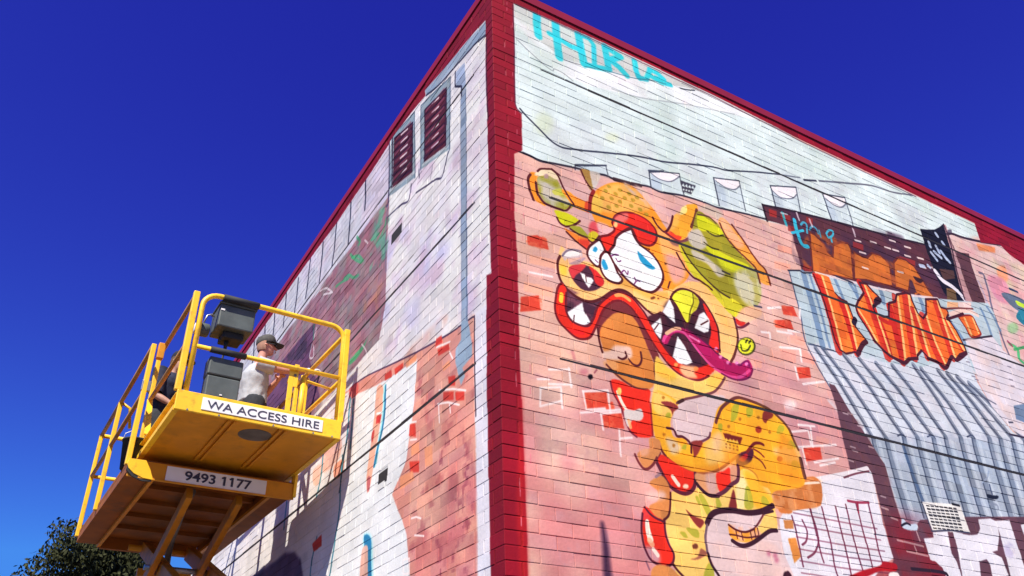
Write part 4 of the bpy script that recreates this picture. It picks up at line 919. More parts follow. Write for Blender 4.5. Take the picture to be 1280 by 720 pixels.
F([(403, 560), (425, 545), (424, 572), (404, 590)], c255(230, 180, 170), .9, 2); F([(392, 588), (402, 580), (400, 602), (392, 606)], c255(234, 190, 180), .9, 1); F([(418, 582), (430, 574), (428, 592), (418, 598)], c255(226, 150, 130), .9, 1); F([(346, 700), (356, 691), (368, 690), (376, 700), (380, 730), (340, 800), (240, 800), (300, 730), (328, 712)], c255(84, 66, 110), .9, 3, smooth=False)  # last patch: plum paint with shadow put into its colour
F([(437, 486), (447, 478), (447, 492), (437, 498)], c255(214, 90, 90), .8, 1)
F([(471, 486), (478, 482), (479, 500), (475, 530), (470, 560), (466, 590), (460, 616), (458, 600), (463, 560), (468, 520)], c255(232, 172, 154)); F([(471, 520), (477, 518), (475, 528), (470, 530)], c255(200, 60, 64), smooth=False); S([(471, 517), (477, 516)], W_, 2); F([(465, 540), (468, 538), (466, 552), (464, 550)], c255(200, 70, 70)); F([(459, 598), (463, 596), (462, 610), (459, 614)], c255(170, 80, 96), .8)
S([(481, 484), (480, 510), (477, 535), (473, 556), (469, 580)], c255(140, 226, 240), 6, .8, soft=3); S([(482, 483), (481, 510), (478, 535), (473, 556), (468, 582)], c255(42, 122, 172), 4)
for q in ([(438, 498), (436, 520), (434, 545), (430, 570), (427, 590)], [(442, 500), (440, 530), (438, 560)], [(428, 570), (426, 600), (424, 640), (418, 680), (412, 720)], [(404, 566), (402, 590), (396, 620)], [(396, 672), (390, 700), (386, 740)], [(362, 600), (358, 630), (355, 660)]):
    S(q, c255(66, 134, 160), 3.4, .85)
S([(431, 560), (428, 590), (424, 615)], c255(54, 66, 84), 2.4, .8)
F([(454, 672), (457, 667), (462, 668), (465, 676), (466, 700), (466, 740), (458, 740), (455, 700)], c255(140, 226, 244), .8, 3); F([(455, 673), (457, 668), (461, 669), (464, 676), (464, 700), (465, 740), (457, 740), (456, 700)], c255(42, 120, 170)); F([(452, 690), (459, 682), (460, 700), (459, 740), (450, 740)], c255(226, 172, 160), .9, 1)
for q in ([(545, 424), (552, 419), (553, 428), (544, 434)], [(547, 437), (561, 429), (562, 437), (548, 445)], [(481, 468), (489, 462), (490, 471), (481, 476)], [(493, 461), (504, 453), (504, 460), (494, 469)], [(560, 471), (569, 469), (569, 482), (561, 482)], [(554, 490), (567, 489), (567, 500), (554, 501)], [(569, 490), (580, 489), (580, 500), (570, 501)], [(512, 530), (519, 529), (520, 546), (511, 545)], [(512, 577), (524, 576), (524, 590), (513, 591)], [(390, 680), (402, 668), (402, 682), (392, 690)]):
    F(q, c255(204, 60, 52), .95, 1, smooth=False)
for q in ([(508, 452), (521, 443), (521, 451), (508, 460)], [(553, 458), (562, 450), (563, 457), (554, 464)], [(530, 560), (540, 556), (541, 580), (532, 584)], [(500, 596), (516, 588), (518, 600), (500, 612)], [(514, 556), (524, 552), (524, 566), (514, 570)]):
    F(q, c255(232, 150, 112), .8, 1, smooth=False)
for q in ([(549, 488), (566, 486), (582, 488)], [(547, 505), (560, 503), (574, 506)], [(548, 506), (549, 528)], [(562, 506), (563, 516)], [(513, 550), (521, 549)], [(512, 528), (520, 527)], [(514, 648), (520, 646), (526, 648)], [(518, 669), (530, 670)], [(504, 700), (512, 698), (512, 716), (504, 718), (504, 700)], [(546, 434), (562, 427)], [(562, 440), (566, 448)]):
    S(q, c255(246, 234, 240), 1.8, .85, smooth=False)
# painted drain pipe, gutter and louvred windows
PI = c255(140, 156, 184)
F([(576, 106), (582, 100), (583, 200), (584, 300), (585, 400), (577, 400), (576, 300), (576, 200)], PI, smooth=False)
F([(577, 400), (585, 400), (590, 428), (590, 445), (578, 460), (581, 470), (576, 482), (573, 470), (569, 452), (570, 436), (576, 425)], c255(146, 166, 192), 1, 1, smooth=False)
S([(582, 112), (583, 200), (583, 300), (584, 400)], c255(92, 104, 134), 1.4, .8); S([(576, 112), (576, 200), (577, 300), (577, 400)], c255(120, 132, 160), 1.2, .7)
F([(570, 90), (581, 78), (582, 104), (577, 108), (570, 108)], c255(150, 164, 196), smooth=False); S([(569, 90), (569, 108), (577, 108), (577, 120)], c255(50, 50, 74), 1.6, smooth=False);
F([(531, 112), (545, 96), (570, 68), (590, 45), (606, 26), (609, 36), (606, 44), (590, 58), (570, 80), (548, 106), (533, 119)], c255(140, 158, 186), smooth=False)
S([(532, 111), (560, 78), (590, 44), (605, 28)], c255(196, 206, 222), 2, .9); S([(533, 119), (548, 107), (570, 82), (592, 57), (608, 43)], c255(58, 60, 84), 2); S([(608, 26), (608, 44)], c255(60, 56, 80), 2)
FR = c255(134, 152, 170); GL = c255(80, 32, 46)
F([(489, 172), (518, 140), (519, 222), (486, 246)], FR, smooth=False); F([(526, 132), (563, 96), (562, 186), (526, 212)], FR, smooth=False)
F([(493, 173), (516, 153), (515, 218), (491, 236)], GL, smooth=False); F([(531, 137), (558, 110), (557, 184), (530, 204)], GL, smooth=False)
for i in range(6):
    t = (i + .7) / 6.4
    a = (493 - 2 * t, 173 + 62 * t); b = (516 - t, 153 + 65 * t)
    S([a, b], c255(52, 20, 40), 2); m = ((a[0] + b[0]) / 2, (a[1] + b[1]) / 2 - 4)
    S([(m[0] - 3, m[1] + 2), (m[0] + 5, m[1] - 5)], c255(226, 206, 222), 1.6, .9); S([(a[0] + 2, a[1] - 6), (b[0] - 3, b[1] - 7)], c255(130, 66, 90), 2, .6)
    a = (531 - t, 137 + 67 * t); b = (558 - t, 110 + 74 * t)
    S([a, b], c255(52, 20, 40), 2.2); m = ((a[0] + b[0]) / 2, (a[1] + b[1]) / 2 - 5)
    S([(m[0] - 4, m[1] + 3), (m[0] + 4, m[1] - 4)], c255(226, 206, 222), 1.6, .9); S([(a[0] + 2, a[1] - 6), (b[0] - 3, b[1] - 7)], c255(140, 74, 98), 2.2, .6)
for q in ([(493, 173), (516, 153), (515, 218)], [(531, 204), (531, 137), (558, 110), (557, 184)], [(491, 173), (490, 236)]): S(q, c255(50, 26, 50), 1.6, smooth=False)
S([(486, 240), (519, 214)], c255(176, 188, 202), 2.4, .8); S([(528, 206), (560, 182)], c255(176, 188, 202), 2.6, .8)
S([(489, 172), (518, 140), (519, 222)], c255(92, 108, 130), 1.3, smooth=False); S([(526, 212), (526, 132), (563, 96), (562, 186), (560, 192)], c255(92, 108, 130), 1.4, smooth=False)
S([(560, 190), (556, 208), (552, 222), (545, 224), (535, 231), (520, 241)], c255(76, 70, 100), 1.7); S([(541, 206), (538, 224)], c255(140, 136, 160), 1.2, .7); S([(524, 212), (524, 222)], c255(70, 70, 100), 1.5)
S([(514, 230), (511, 250), (503, 255), (498, 259)], c255(76, 70, 100), 1.7); S([(498, 259), (490, 266), (484, 272)], c255(90, 90, 120), 1.4)
S([(487, 176), (486, 246), (483, 258)], c255(72, 64, 100), 2)
F([(490, 296), (500, 288), (500, 297), (494, 303)], c255(150, 136, 150), .5, 1)
# red corner and red band under the roof
RL = c255(126, 20, 40)  # same red as the street side, painted darker for this side's weaker light
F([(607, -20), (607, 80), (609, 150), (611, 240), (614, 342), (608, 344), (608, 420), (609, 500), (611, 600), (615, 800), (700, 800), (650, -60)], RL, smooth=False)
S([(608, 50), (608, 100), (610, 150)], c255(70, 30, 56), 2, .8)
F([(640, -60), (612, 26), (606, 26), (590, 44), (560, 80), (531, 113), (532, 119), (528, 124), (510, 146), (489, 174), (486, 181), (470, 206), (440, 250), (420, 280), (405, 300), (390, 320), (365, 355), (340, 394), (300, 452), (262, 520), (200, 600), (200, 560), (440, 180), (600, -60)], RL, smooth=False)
L.fill([(0, 7.60), (9.2, 7.60), (9.2, 7.72), (0, 7.72)], c255(138, 34, 56), .9, smooth=False, metres=True)
L.a *= (1.0 - 0.10 * (L.noise(0.16, 98)[..., None] - .5))

# ------------------------------------------------------------------ the corner building
def paint_mat(name, canvas, im, mul, rough, bump):
    mt = bpy.data.materials.new(name)
    mt.use_nodes = True
    nt = mt.node_tree
    b = nt.nodes["Principled BSDF"]
    b.inputs["Roughness"].default_value = rough
    b.inputs["Specular IOR Level"].default_value = 0.15
    geo = nt.nodes.new("ShaderNodeNewGeometry")
    sep = nt.nodes.new("ShaderNodeSeparateXYZ")
    nt.links.new(geo.outputs["Position"], sep.inputs[0])
    def lin_map(sock, off, size):
        n = nt.nodes.new("ShaderNodeMath"); n.operation = 'MULTIPLY_ADD'
        nt.links.new(sock, n.inputs[0]); n.inputs[1].default_value = 1 / size; n.inputs[2].default_value = -off / size
        return n.outputs[0]
    cb = nt.nodes.new("ShaderNodeCombineXYZ")
    nt.links.new(lin_map(sep.outputs["X" if canvas.side == 'R' else "Y"], 0, canvas.W), cb.inputs[0])
    nt.links.new(lin_map(sep.outputs["Z"], canvas.z0, canvas.z1 - canvas.z0), cb.inputs[1])
    tx = nt.nodes.new("ShaderNodeTexImage")
    tx.image = im; tx.extension = 'EXTEND'; tx.interpolation = 'Linear'
    nt.links.new(cb.outputs[0], tx.inputs["Vector"])
    nz = nt.nodes.new("ShaderNodeTexNoise"); nz.inputs["Scale"].default_value = 38; nz.inputs["Detail"].default_value = 7; nz.inputs["Roughness"].default_value = .7
    nt.links.new(geo.outputs["Position"], nz.inputs["Vector"])
    n2 = nt.nodes.new("ShaderNodeTexNoise"); n2.inputs["Scale"].default_value = 1.7; n2.inputs["Detail"].default_value = 5
    nt.links.new(geo.outputs["Position"], n2.inputs["Vector"])
    def rng_(fac, a, c):
        n = nt.nodes.new("ShaderNodeMapRange"); nt.links.new(fac, n.inputs[0])
        n.inputs[1].default_value = .25; n.inputs[2].default_value = .75; n.inputs[3].default_value = a; n.inputs[4].default_value = c
        return n.outputs[0]
    m1 = nt.nodes.new("ShaderNodeMath"); m1.operation = 'MULTIPLY'
    nt.links.new(rng_(nz.outputs["Fac"], .88 * mul, 1.07 * mul), m1.inputs[0]); nt.links.new(rng_(n2.outputs["Fac"], .94, 1.04), m1.inputs[1])
    mx = nt.nodes.new("ShaderNodeMix"); mx.data_type = 'RGBA'; mx.blend_type = 'MULTIPLY'; mx.inputs[0].default_value = 1
    nt.links.new(tx.outputs["Color"], mx.inputs[6]); nt.links.new(m1.outputs[0], mx.inputs[7])
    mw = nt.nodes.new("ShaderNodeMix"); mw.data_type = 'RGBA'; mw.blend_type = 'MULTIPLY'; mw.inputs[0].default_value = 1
    nt.links.new(mx.outputs[2], mw.inputs[6]); mw.inputs[7].default_value = (1.0, .965, .86, 1)      # even warm tint in the paint colour, cancelling the bluish sky light
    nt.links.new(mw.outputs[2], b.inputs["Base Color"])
    bp = nt.nodes.new("ShaderNodeBump"); bp.inputs["Strength"].default_value = bump; bp.inputs["Distance"].default_value = 0.004
    nt.links.new(nz.outputs["Fac"], bp.inputs["Height"]); nt.links.new(bp.outputs[0], b.inputs["Normal"])
    return mt

def brick_tone(cv, amount, seed):
    """every brick took the paint a little differently"""
    g = np.random.default_rng(seed)
    for c in range(int((cv.z0 - .034) / .086), 89):
        za, zb = int((.034 + c * .086 - cv.z0) * cv.ppm), int((.034 + (c + 1) * .086 - cv.z0) * cv.ppm)
        za, zb = max(0, za), min(cv.ny, zb)
        off = 0.0 if (((c - 31) % 2 == 0) == (cv.side == 'R')) else -.12
        u = off
        while u < cv.W:
            a, b = max(0, int(u * cv.ppm)), min(cv.nx, int((u + .24) * cv.ppm))
            t = 1 + amount * (g.random() - .5) - (amount * .9 if g.random() < .05 else 0)
            w = amount * .4 * (g.random() - .5)
            blk = cv.a[za:zb, a:b]
            k_ = np.clip((.95 - blk.min(-1, keepdims=True)) / .4, .12, 1)      # thick white paint hides it, thin colour shows it
            blk *= 1 + (np.array([t + w, t, t - w], np.float32) - 1) * k_
            u += .24
brick_tone(R, .10, 3); brick_tone(L, .14, 4)
im_r = R.image("street_wall_paint"); im_l = L.image("yard_wall_paint")
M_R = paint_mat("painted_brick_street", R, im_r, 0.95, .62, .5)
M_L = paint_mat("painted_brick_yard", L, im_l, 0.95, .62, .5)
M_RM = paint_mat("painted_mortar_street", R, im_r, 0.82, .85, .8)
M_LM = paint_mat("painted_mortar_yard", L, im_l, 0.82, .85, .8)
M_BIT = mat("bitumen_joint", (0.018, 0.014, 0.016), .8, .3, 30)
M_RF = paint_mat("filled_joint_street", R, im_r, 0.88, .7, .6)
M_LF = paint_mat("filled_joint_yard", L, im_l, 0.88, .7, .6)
M_HOLE = mat("cavity_shade", (0.02, 0.017, 0.02), .9, .2, 20)
M_CAP = mat("red_metal_capping", lin((140, 30, 46)), .45, .1, 3, spec=.4)

WX, WY, TOP = 11.04, 9.12, 7.688
CH, BL_, JT, Z0C = 0.086, 0.24, 0.0068, 2.70 - 31 * 0.086
NC = int(round((TOP - Z0C) / CH))
SLIP = {16: 0, 32: 0, 48: 0}            # courses (counted from z = 2.70) with an open, dark bed joint under them

building = empty("brick_building", (0, 0, 0))
tag(building, "corner building of painted brick with a red roof edge and graffiti mural on both walls", "building")

core = MB().box(0.0034, WX, 0.0034, WY, -0.2, TOP - 0.03)
me = bpy.data.meshes.new("wall")
me.from_pydata(core.v, [], core.f)
core_o = link(bpy.data.objects.new("wall", me), building)
me.materials.append(M_RM); me.materials.append(M_LM)
for p in me.polygons:
    p.material_index = 1 if abs(p.normal.x) > .5 else 0

def brick_faces(L0, L1, h, depth, jit, g, ch=0.0012):
    """chamfered brick in local axes: u along the wall, n out of the wall, z up (front face at n = 0)"""
    j = lambda s: (g.random() - .5) * s
    n0 = jit
    f = [(L0 + ch, 0), (L1 - ch, 0)]
    v = []
    dz0, dz1 = j(.0042), j(.0042)
    for u in (L0, L1):
        for z in (0, h):
            v.append((u + j(.002), -depth, z + j(.001)))
    for u in (L0, L1):
        for z in (0, h):
            v.append((u + j(.0022), n0 - ch, z + j(.0014) + (dz0 if z == 0 else dz1)))
    for u in (L0 + ch, L1 - ch):
        for z in (ch, h - ch):
            v.append((u, n0 + j(.0016), z + (dz0 if z < .02 else dz1)))
    q = [(4, 6, 10, 8), (6, 7, 11, 10), (7, 5, 9, 11), (5, 4, 8, 9), (8, 10, 11, 9),
         (0, 2, 6, 4), (2, 3, 7, 6), (3, 1, 5, 7), (1, 0, 4, 5)]
    return v, q

def project(P):
    d = np.asarray(P, float) - EYE
    z = d @ FWD
    return 640 + FOCAL * (d @ RIGHT) / z, 360 - FOCAL * (d @ UP) / z, z

VENTS = [(1.74, 1.98, 6.05, 6.166), (1.78, 1.96, 3.70, 3.79)]
specs = []                                       # (wall, u0, u1, z0, z1, corner)
for c in range(NC):
    k = c - 31
    z0 = Z0C + c * CH + JT / 2
    z1 = Z0C + (c + 1) * CH - JT / 2
    if k in SLIP: z0 += 0.0095
    if k + 1 in SLIP: z1 -= 0.0095
    ev = (k % 2 == 0)
    for wall, W in (('R', WX), ('L', WY)):
        off = 0.0 if (ev == (wall == 'R')) else 0.12
        edges = [0.0] + list(np.arange(BL_ if off == 0 else .12, W + .001, BL_))
        for i in range(len(edges) - 1):
            u0 = edges[i] + (JT / 2 if i else 0.0); u1 = edges[i + 1] - JT / 2
            if i == 0 and (wall == 'L'): continue       # the corner bricks come with the street wall
            if wall == 'L' and any(u0 < v[1] and u1 > v[0] and z0 < v[3] - .02 and z1 > v[2] + .02 for v in VENTS):
                # bricks cut round a vent hole
                v = [v for v in VENTS if u0 < v[1] and u1 > v[0] and z0 < v[3] - .02 and z1 > v[2] + .02][0]
                if u0 < v[0] - .03: specs.append((wall, u0, v[0], z0, z1, 0))
                if u1 > v[1] + .03: specs.append((wall, v[1], u1, z0, z1, 0))
                continue
            specs.append((wall, u0, u1, z0, z1, i == 0))
def area(s):
    wall, u0, u1, z0, z1, cn = s
    q = [(u0, z0), (u1, z0), (u1, z1), (u0, z1)]
    x, y, z = project([(a, 0, b) if wall == 'R' else (0, a, b) for a, b in q])
    if z.min() < .3: return 0
    cx, cyy = x.mean(), y.mean()
    if not (0 < cx < 1280 and 0 < cyy < 720): return 0
    if wall == 'L' and cx < 440 and cyy > 440: return 0        # behind the lift
    return .5 * abs(sum(x[i] * y[(i + 1) % 4] - x[(i + 1) % 4] * y[i] for i in range(4)))
areas = np.array([area(s) for s in specs])
big = set(np.argsort(-areas)[:300].tolist())

gb = np.random.default_rng(11)
shared = {}
def to_world(wall, v):
    return [(u, -n, z) for u, n, z in v] if wall == 'R' else [(-n, u, z) for u, n, z in v]
def corner_brick(u1, h, even, g):
    """brick that turns the corner: shows a face to each street"""
    jt = lambda s: (g.random() - .5) * s
    ux, uy = (u1, .11) if even else (.11, .23)
    e = .0025
    v = []
    for z in (0, h):
        v += [(0 + e, 0 + e, z), (ux, 0 + e, z), (ux, uy, z), (0 + e, uy, z)]
    f1, f2 = jt(.0014), jt(.0014)
    for z in (e, h - e):
        v += [(e + .001, f1, z), (ux - e, f1 + jt(.001), z), (f2, e + .001, z), (f2 + jt(.001), uy - e, z)]
    q = [(8, 9, 13, 12), (10, 14, 15, 11), (0, 1, 9, 8), (1, 5, 13, 9), (5, 4, 12, 13), (4, 0, 8, 12),
         (3, 0, 10, 11), (0, 4, 14, 10), (4, 7, 15, 14), (7, 3, 11, 15), (1, 2, 6, 5), (2, 3, 7, 6), (4, 5, 6, 7), (3, 2, 1, 0)]
    return v, q
mass_v, mass_f, mass_m = [], [], []
for i, s in enumerate(specs):
    wall, u0, u1, z0, z1, cn = s
    ln, h = u1 - u0, z1 - z0
    if i in big:
        key = (wall, round(ln, 3), round(h, 3), bool(cn), int(gb.integers(0, 7)))
        if key not in shared:
            mb = bpy.data.meshes.new("brick")
            if cn:
                v, q = corner_brick(ln, h, ln > .2, gb)
            else:
                v, q = brick_faces(0, ln, h, .10, (gb.random() - .5) * .0040, gb)
                v = to_world(wall, v)
            mb.from_pydata(v, [], q)
            bm = bmesh.new(); bm.from_mesh(mb); bmesh.ops.recalc_face_normals(bm, faces=bm.faces); bm.to_mesh(mb); bm.free()
            mb.materials.append(M_R if wall == 'R' else M_L)
            if cn:
                mb.materials.append(M_L)
                for p in mb.polygons:
                    if p.normal.x < -.3 and abs(p.normal.y) < .6: p.material_index = 1
            shared[key] = mb
        o = bpy.data.objects.new("brick", shared[key])
        o.location = (u0, 0, z0) if wall == 'R' else (0, u0, z0)
        link(o, building)
    else:
        if cn:
            v, q = corner_brick(ln, h, ln > .2, gb)
            v = [(x + u0, y, z + z0) for x, y, z in v]
            ms = [1 if k_ in (1, 6, 7, 8, 9) else 0 for k_ in range(len(q))]
        else:
            v, q = brick_faces(u0, u1, h, .10, (gb.random() - .5) * .0040, gb)
            v = to_world(wall, [(a, n, z + z0) for a, n, z in v])
            ms = [0 if wall == 'R' else 1] * len(q)
        o_ = len(mass_v)
        mass_v += v; mass_f += [tuple(a + o_ for a in f) for f in q]; mass_m += ms
mb = bpy.data.meshes.new("brickwork")
mb.from_pydata(mass_v, [], mass_f)
mb.materials.append(M_R); mb.materials.append(M_L)
mb.polygons.foreach_set("material_index", mass_m)
bm = bmesh.new(); bm.from_mesh(mb); bmesh.ops.recalc_face_normals(bm, faces=bm.faces); bm.to_mesh(mb); bm.free()
tag(link(bpy.data.objects.new("brickwork", mb), building), kind="stuff")

# open bed joints, every sixteenth course, dark with bitumen
for k in SLIP:
    z = 2.70 + k * CH
    g = np.random.default_rng(k)
    for wall, a, b in (('R', .47, WX - .05), ('L', .33, WY - .05)):
        u = a; mbb = MB()
        while u < b:
            u2 = min(b, u + .3 + .5 * g.random()); t = (.0106 if wall == "R" else .0125) + .002 * g.random() if u > a + .3 else .006
            d = -.0012 - .001 * g.random()
            if wall == 'R': mbb.box(u, u2, -d, .02, z - t, z + t)
            else: mbb.box(-d, .02, u, u2, z - t, z + t)
            u = u2
        mbb.build("open_joint", M_BIT, building)
# joints that the paint has filled almost flush, in irregular stretches
gj = np.random.default_rng(31)
fv, ff, fm = [], [], []
def quad(wall, u0, u1, z0, z1, d):
    o_ = len(fv)
    if wall == 'R': fv.extend([(u0, d, z0), (u1, d, z0), (u1, d, z1), (u0, d, z1)])
    else: fv.extend([(d, u1, z0), (d, u0, z0), (d, u0, z1), (d, u1, z1)])
    ff.append((o_, o_ + 1, o_ + 2, o_ + 3)); fm.append(0 if wall == 'R' else 1)
for c in range(1, NC):
    z = Z0C + c * CH; k = c - 31
    if k in SLIP: continue
    for wall, W in (('R', WX), ('L', WY)):
        share = .93 if z > 5.6 else (.5 if z > 4.2 else .25)
        if wall == 'L': share = .74
        u = .005
        while u < W - .02:
            ln = .12 + .8 * gj.random() ** 1.6
            if gj.random() < share: quad(wall, u, min(u + ln, W - .01), z - .0065, z + .0065, .0010 + .0016 * gj.random())
            u += ln
for s in specs:
    share = .92 if s[3] > 5.6 else (.66 if s[3] > 4.2 else .32)
    if gj.random() < share and s[2] < (WX if s[0] == 'R' else WY) - .1 and s[3] - s[2] < 1:
        quad(s[0], s[2] - .001, s[2] + JT + .001, s[3] - .002, s[4] + .002, .0012 + .0012 * gj.random())
mj = bpy.data.meshes.new("pointing"); mj.from_pydata(fv, [], ff)
mj.materials.append(M_RF); mj.materials.append(M_LF); mj.polygons.foreach_set("material_index", fm)
tag(link(bpy.data.objects.new("pointing", mj), building), kind="stuff")
# vent holes in the yard wall: near-flush dark blocks, hole's shade painted in
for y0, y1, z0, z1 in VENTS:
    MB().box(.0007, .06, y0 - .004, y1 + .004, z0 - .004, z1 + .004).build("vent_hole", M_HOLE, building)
MB().box(-.002, .03, 1.83, 1.955, 3.655, 3.705).build("vent_sill", M_L, building)
# folded metal capping on the parapet
cap = MB()
cap.box(-.010, WX + .01, -.012, .20, 7.690, 7.704); cap.box(-.012, .20, .20, WY + .01, 7.690, 7.7039)
cap.box(-.010, WX + .01, -.0125, -.0045, 7.615, 7.690); cap.box(-.0125, -.0045, -.0045, WY + .01, 7.615, 7.6899)
cap.build("capping", M_CAP, building)
M_ROOF = mat("roof_iron", (.35, .36, .38), .5, .1, 2)
MB().box(.21, WX, .21, WY, 7.45, 7.675).build("roof", M_ROOF, building)

# ------------------------------------------------------------------ the yellow scissor lift
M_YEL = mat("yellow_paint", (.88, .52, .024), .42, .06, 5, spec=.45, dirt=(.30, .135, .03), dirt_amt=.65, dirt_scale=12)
M_YELD = mat("yellow_paint_worn_shaded", (.62, .245, .006), .55, .10, 6, dirt=(.22, .10, .02), dirt_amt=.45, dirt_scale=5)  # darker copy of the yellow, under-deck shade in its colour, plus dirt
M_RUST = mat("rusty_shaded_deck_paint", (.26, .076, .006), .7, .22, 5, dirt=(.10, .05, .03), dirt_amt=.8, dirt_scale=4)  # brown paint with rust; the deck's underside shade is in the colour
M_RAIL = mat("worn_shaded_rail_paint", (.40, .20, .055), .6, .25, 8, dirt=(.14, .075, .05), dirt_amt=.7, dirt_scale=9)  # worn brown rails, darkened further by painted-in underside shade
M_ARM = mat("shaded_arm_paint", (.46, .17, .006), .55, .16, 6, dirt=(.12, .06, .03), dirt_amt=.8, dirt_scale=4)  # yellow arms turned orange-brown: shade below the deck painted in, plus dirt
M_BLK = mat("black_rubber", (.022, .022, .024), .75, .3, 12)
M_BOX = mat("dark_grey_plastic", (.075, .088, .086), .55, .2, 8, dirt=(.12, .12, .12), dirt_amt=.4, dirt_scale=9)
M_SIGN = mat("white_sign", (.78, .76, .76), .5, .05, 4)
M_INK = mat("sign_lettering", (.035, .035, .07), .6, .05, 4)
M_STEEL = mat("dull_steel", (.32, .31, .31), .4, .15, 10, metal=.7)
M_GRIME = mat("grey_grease", (.10, .085, .075), .5, .3, 9)
lift = empty("scissor_lift", (-.87, 2.45, 0), math.radians(2.0))
tag(lift, "raised yellow scissor lift with black boxes on its front rail, parked along the painted wall", "scissor lift")

def lettering(txt, parent, cx, y, cz, width, height, bold=0.004):
    cu = bpy.data.curves.new("lettering", 'FONT')
    cu.body = txt; cu.align_x = 'CENTER'; cu.align_y = 'CENTER'
    cu.size = 1.0; cu.extrude = 0.002; cu.offset = bold
    tmp = link(bpy.data.objects.new("lettering", cu))
    dg = bpy.context.evaluated_depsgraph_get()
    me = bpy.data.meshes.new_from_object(tmp.evaluated_get(dg))
    bpy.data.objects.remove(tmp); bpy.data.curves.remove(cu)
    me.name = "lettering"
    me.materials.clear(); me.materials.append(M_INK)
    xs = np.array([v.co[:] for v in me.vertices])
    w, h = np.ptp(xs[:, 0]), np.ptp(xs[:, 1])
    for v in me.vertices:
        v.co.x = (v.co.x - (xs[:, 0].max() + xs[:, 0].min()) / 2) * width / w
        v.co.y = (v.co.y - (xs[:, 1].max() + xs[:, 1].min()) / 2) * height / h
    nv = len(me.vertices)                       # one object for each character
    par = list(range(nv))
    def find(i):
        while par[i] != i: par[i] = par[par[i]]; i = par[i]
        return i
    for e in me.edges: par[find(e.vertices[0])] = find(e.vertices[1])
    isl = {}
    for f in me.polygons: isl.setdefault(find(f.vertices[0]), []).append(tuple(f.vertices))
    for fs in isl.values():
        ids = sorted({i for f in fs for i in f}); mp = {i: k for k, i in enumerate(ids)}
        m2 = bpy.data.meshes.new("letter")
        cs = [me.vertices[i].co[:] for i in ids]; qs = [tuple(mp[i] for i in f) for f in fs]
        xa, xb = min(c[0] for c in cs), max(c[0] for c in cs)
        if '1' in txt and xb - xa < height * .35 and max(c[1] for c in cs) - min(c[1] for c in cs) > height * .8:          # the figure 1 has a flag
            n_ = len(cs); zf = max(c[2] for c in cs) - .0004; tp = height / 2 * .97
            cs += [(xa + .001, tp, zf), (xa + .001, tp - height * .2, zf), (xa - height * .2, tp - height * .27, zf), (xa - height * .2, tp - height * .12, zf)]
            qs.append((n_, n_ + 1, n_ + 2, n_ + 3))
        m2.from_pydata(cs, [], qs)
        m2.materials.append(M_INK)
        o = link(bpy.data.objects.new("letter", m2), parent)
        o.rotation_euler = (math.pi / 2, 0, 0)
        o.location = (cx, y, cz)
    bpy.data.meshes.remove(me)

# --- chassis on wheels
ch = MB()
ch.box(-.52, .48, 1.05, 3.75, .22, .46); ch.box(-.56, .52, .98, 1.06, .26, .42); ch.box(-.56, .52, 3.74, 3.82, .26, .42); ch.box(-.66, .62, 1.55, 3.25, .24, .40)
cho = ch.build("chassis", M_YEL, lift, bevel=.01)
for sx in (-.60, .56):
    for sy in (1.32, 3.48):
        w = MB(); w.lathe((sx - .09, sy, .235), [(.10, 0), (.20, .005), (.232, .035), (.235, .09), (.232, .145), (.20, .175), (.10, .18)], 'x', 24)
        wo_ = w.build("wheel", M_BLK, lift, smooth=True)
        MB().lathe((sx - .10, sy, .235), [(.03, 0), (.10, .004), (.105, .1), (.105, .196), (.03, .2)], 'x', 16).build("hub", M_YELD, wo_)
# --- scissor arms: four crossed levels
za, zb = .50, 3.97
nl = 4
dz = (zb - za) / nl
ya, yb = 1.22, 3.42
for lev in range(nl):
    z0, z1 = za + lev * dz, za + (lev + 1) * dz
    for lx in (-.215, .235):
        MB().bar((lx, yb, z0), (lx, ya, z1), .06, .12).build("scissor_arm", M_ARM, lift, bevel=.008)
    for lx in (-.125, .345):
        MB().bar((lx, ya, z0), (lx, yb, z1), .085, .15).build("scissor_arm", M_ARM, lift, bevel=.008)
    MB().tube([(-.29, (ya + yb) / 2, (z0 + z1) / 2), (.42, (ya + yb) / 2, (z0 + z1) / 2)], .028, 12).build("pivot_tube", M_STEEL, lift, smooth=True)
    for yy, zz in ((ya, z0), (yb, z0)) + (((yb, z1),) if lev == nl - 1 else ()):
        MB().tube([(-.30, yy, zz), (.43, yy, zz)], .034, 12).build("pivot_tube", M_YELD, lift, smooth=True)
MB().tube([(.10, 1.9, 1.5), (.10, 2.6, 2.7)], .06, 14).build("hydraulic_ram", M_STEEL, lift, smooth=True)
MB().tube([(-.165, 1.36, 4.03), (-.11, 1.9, 4.02), (-.02, 2.5, 4.02), (.07, 3.1, 4.02), (.1, 3.3, 3.9), (.12, 3.3, 3.5)], .034, 8).build("hose_bundle", M_GRIME, lift, smooth=True)
MB().bar((-.15, 3.52, 3.74), (.42, 3.52, 3.74), .06, .08).build("cross_brace", M_YELD, lift)
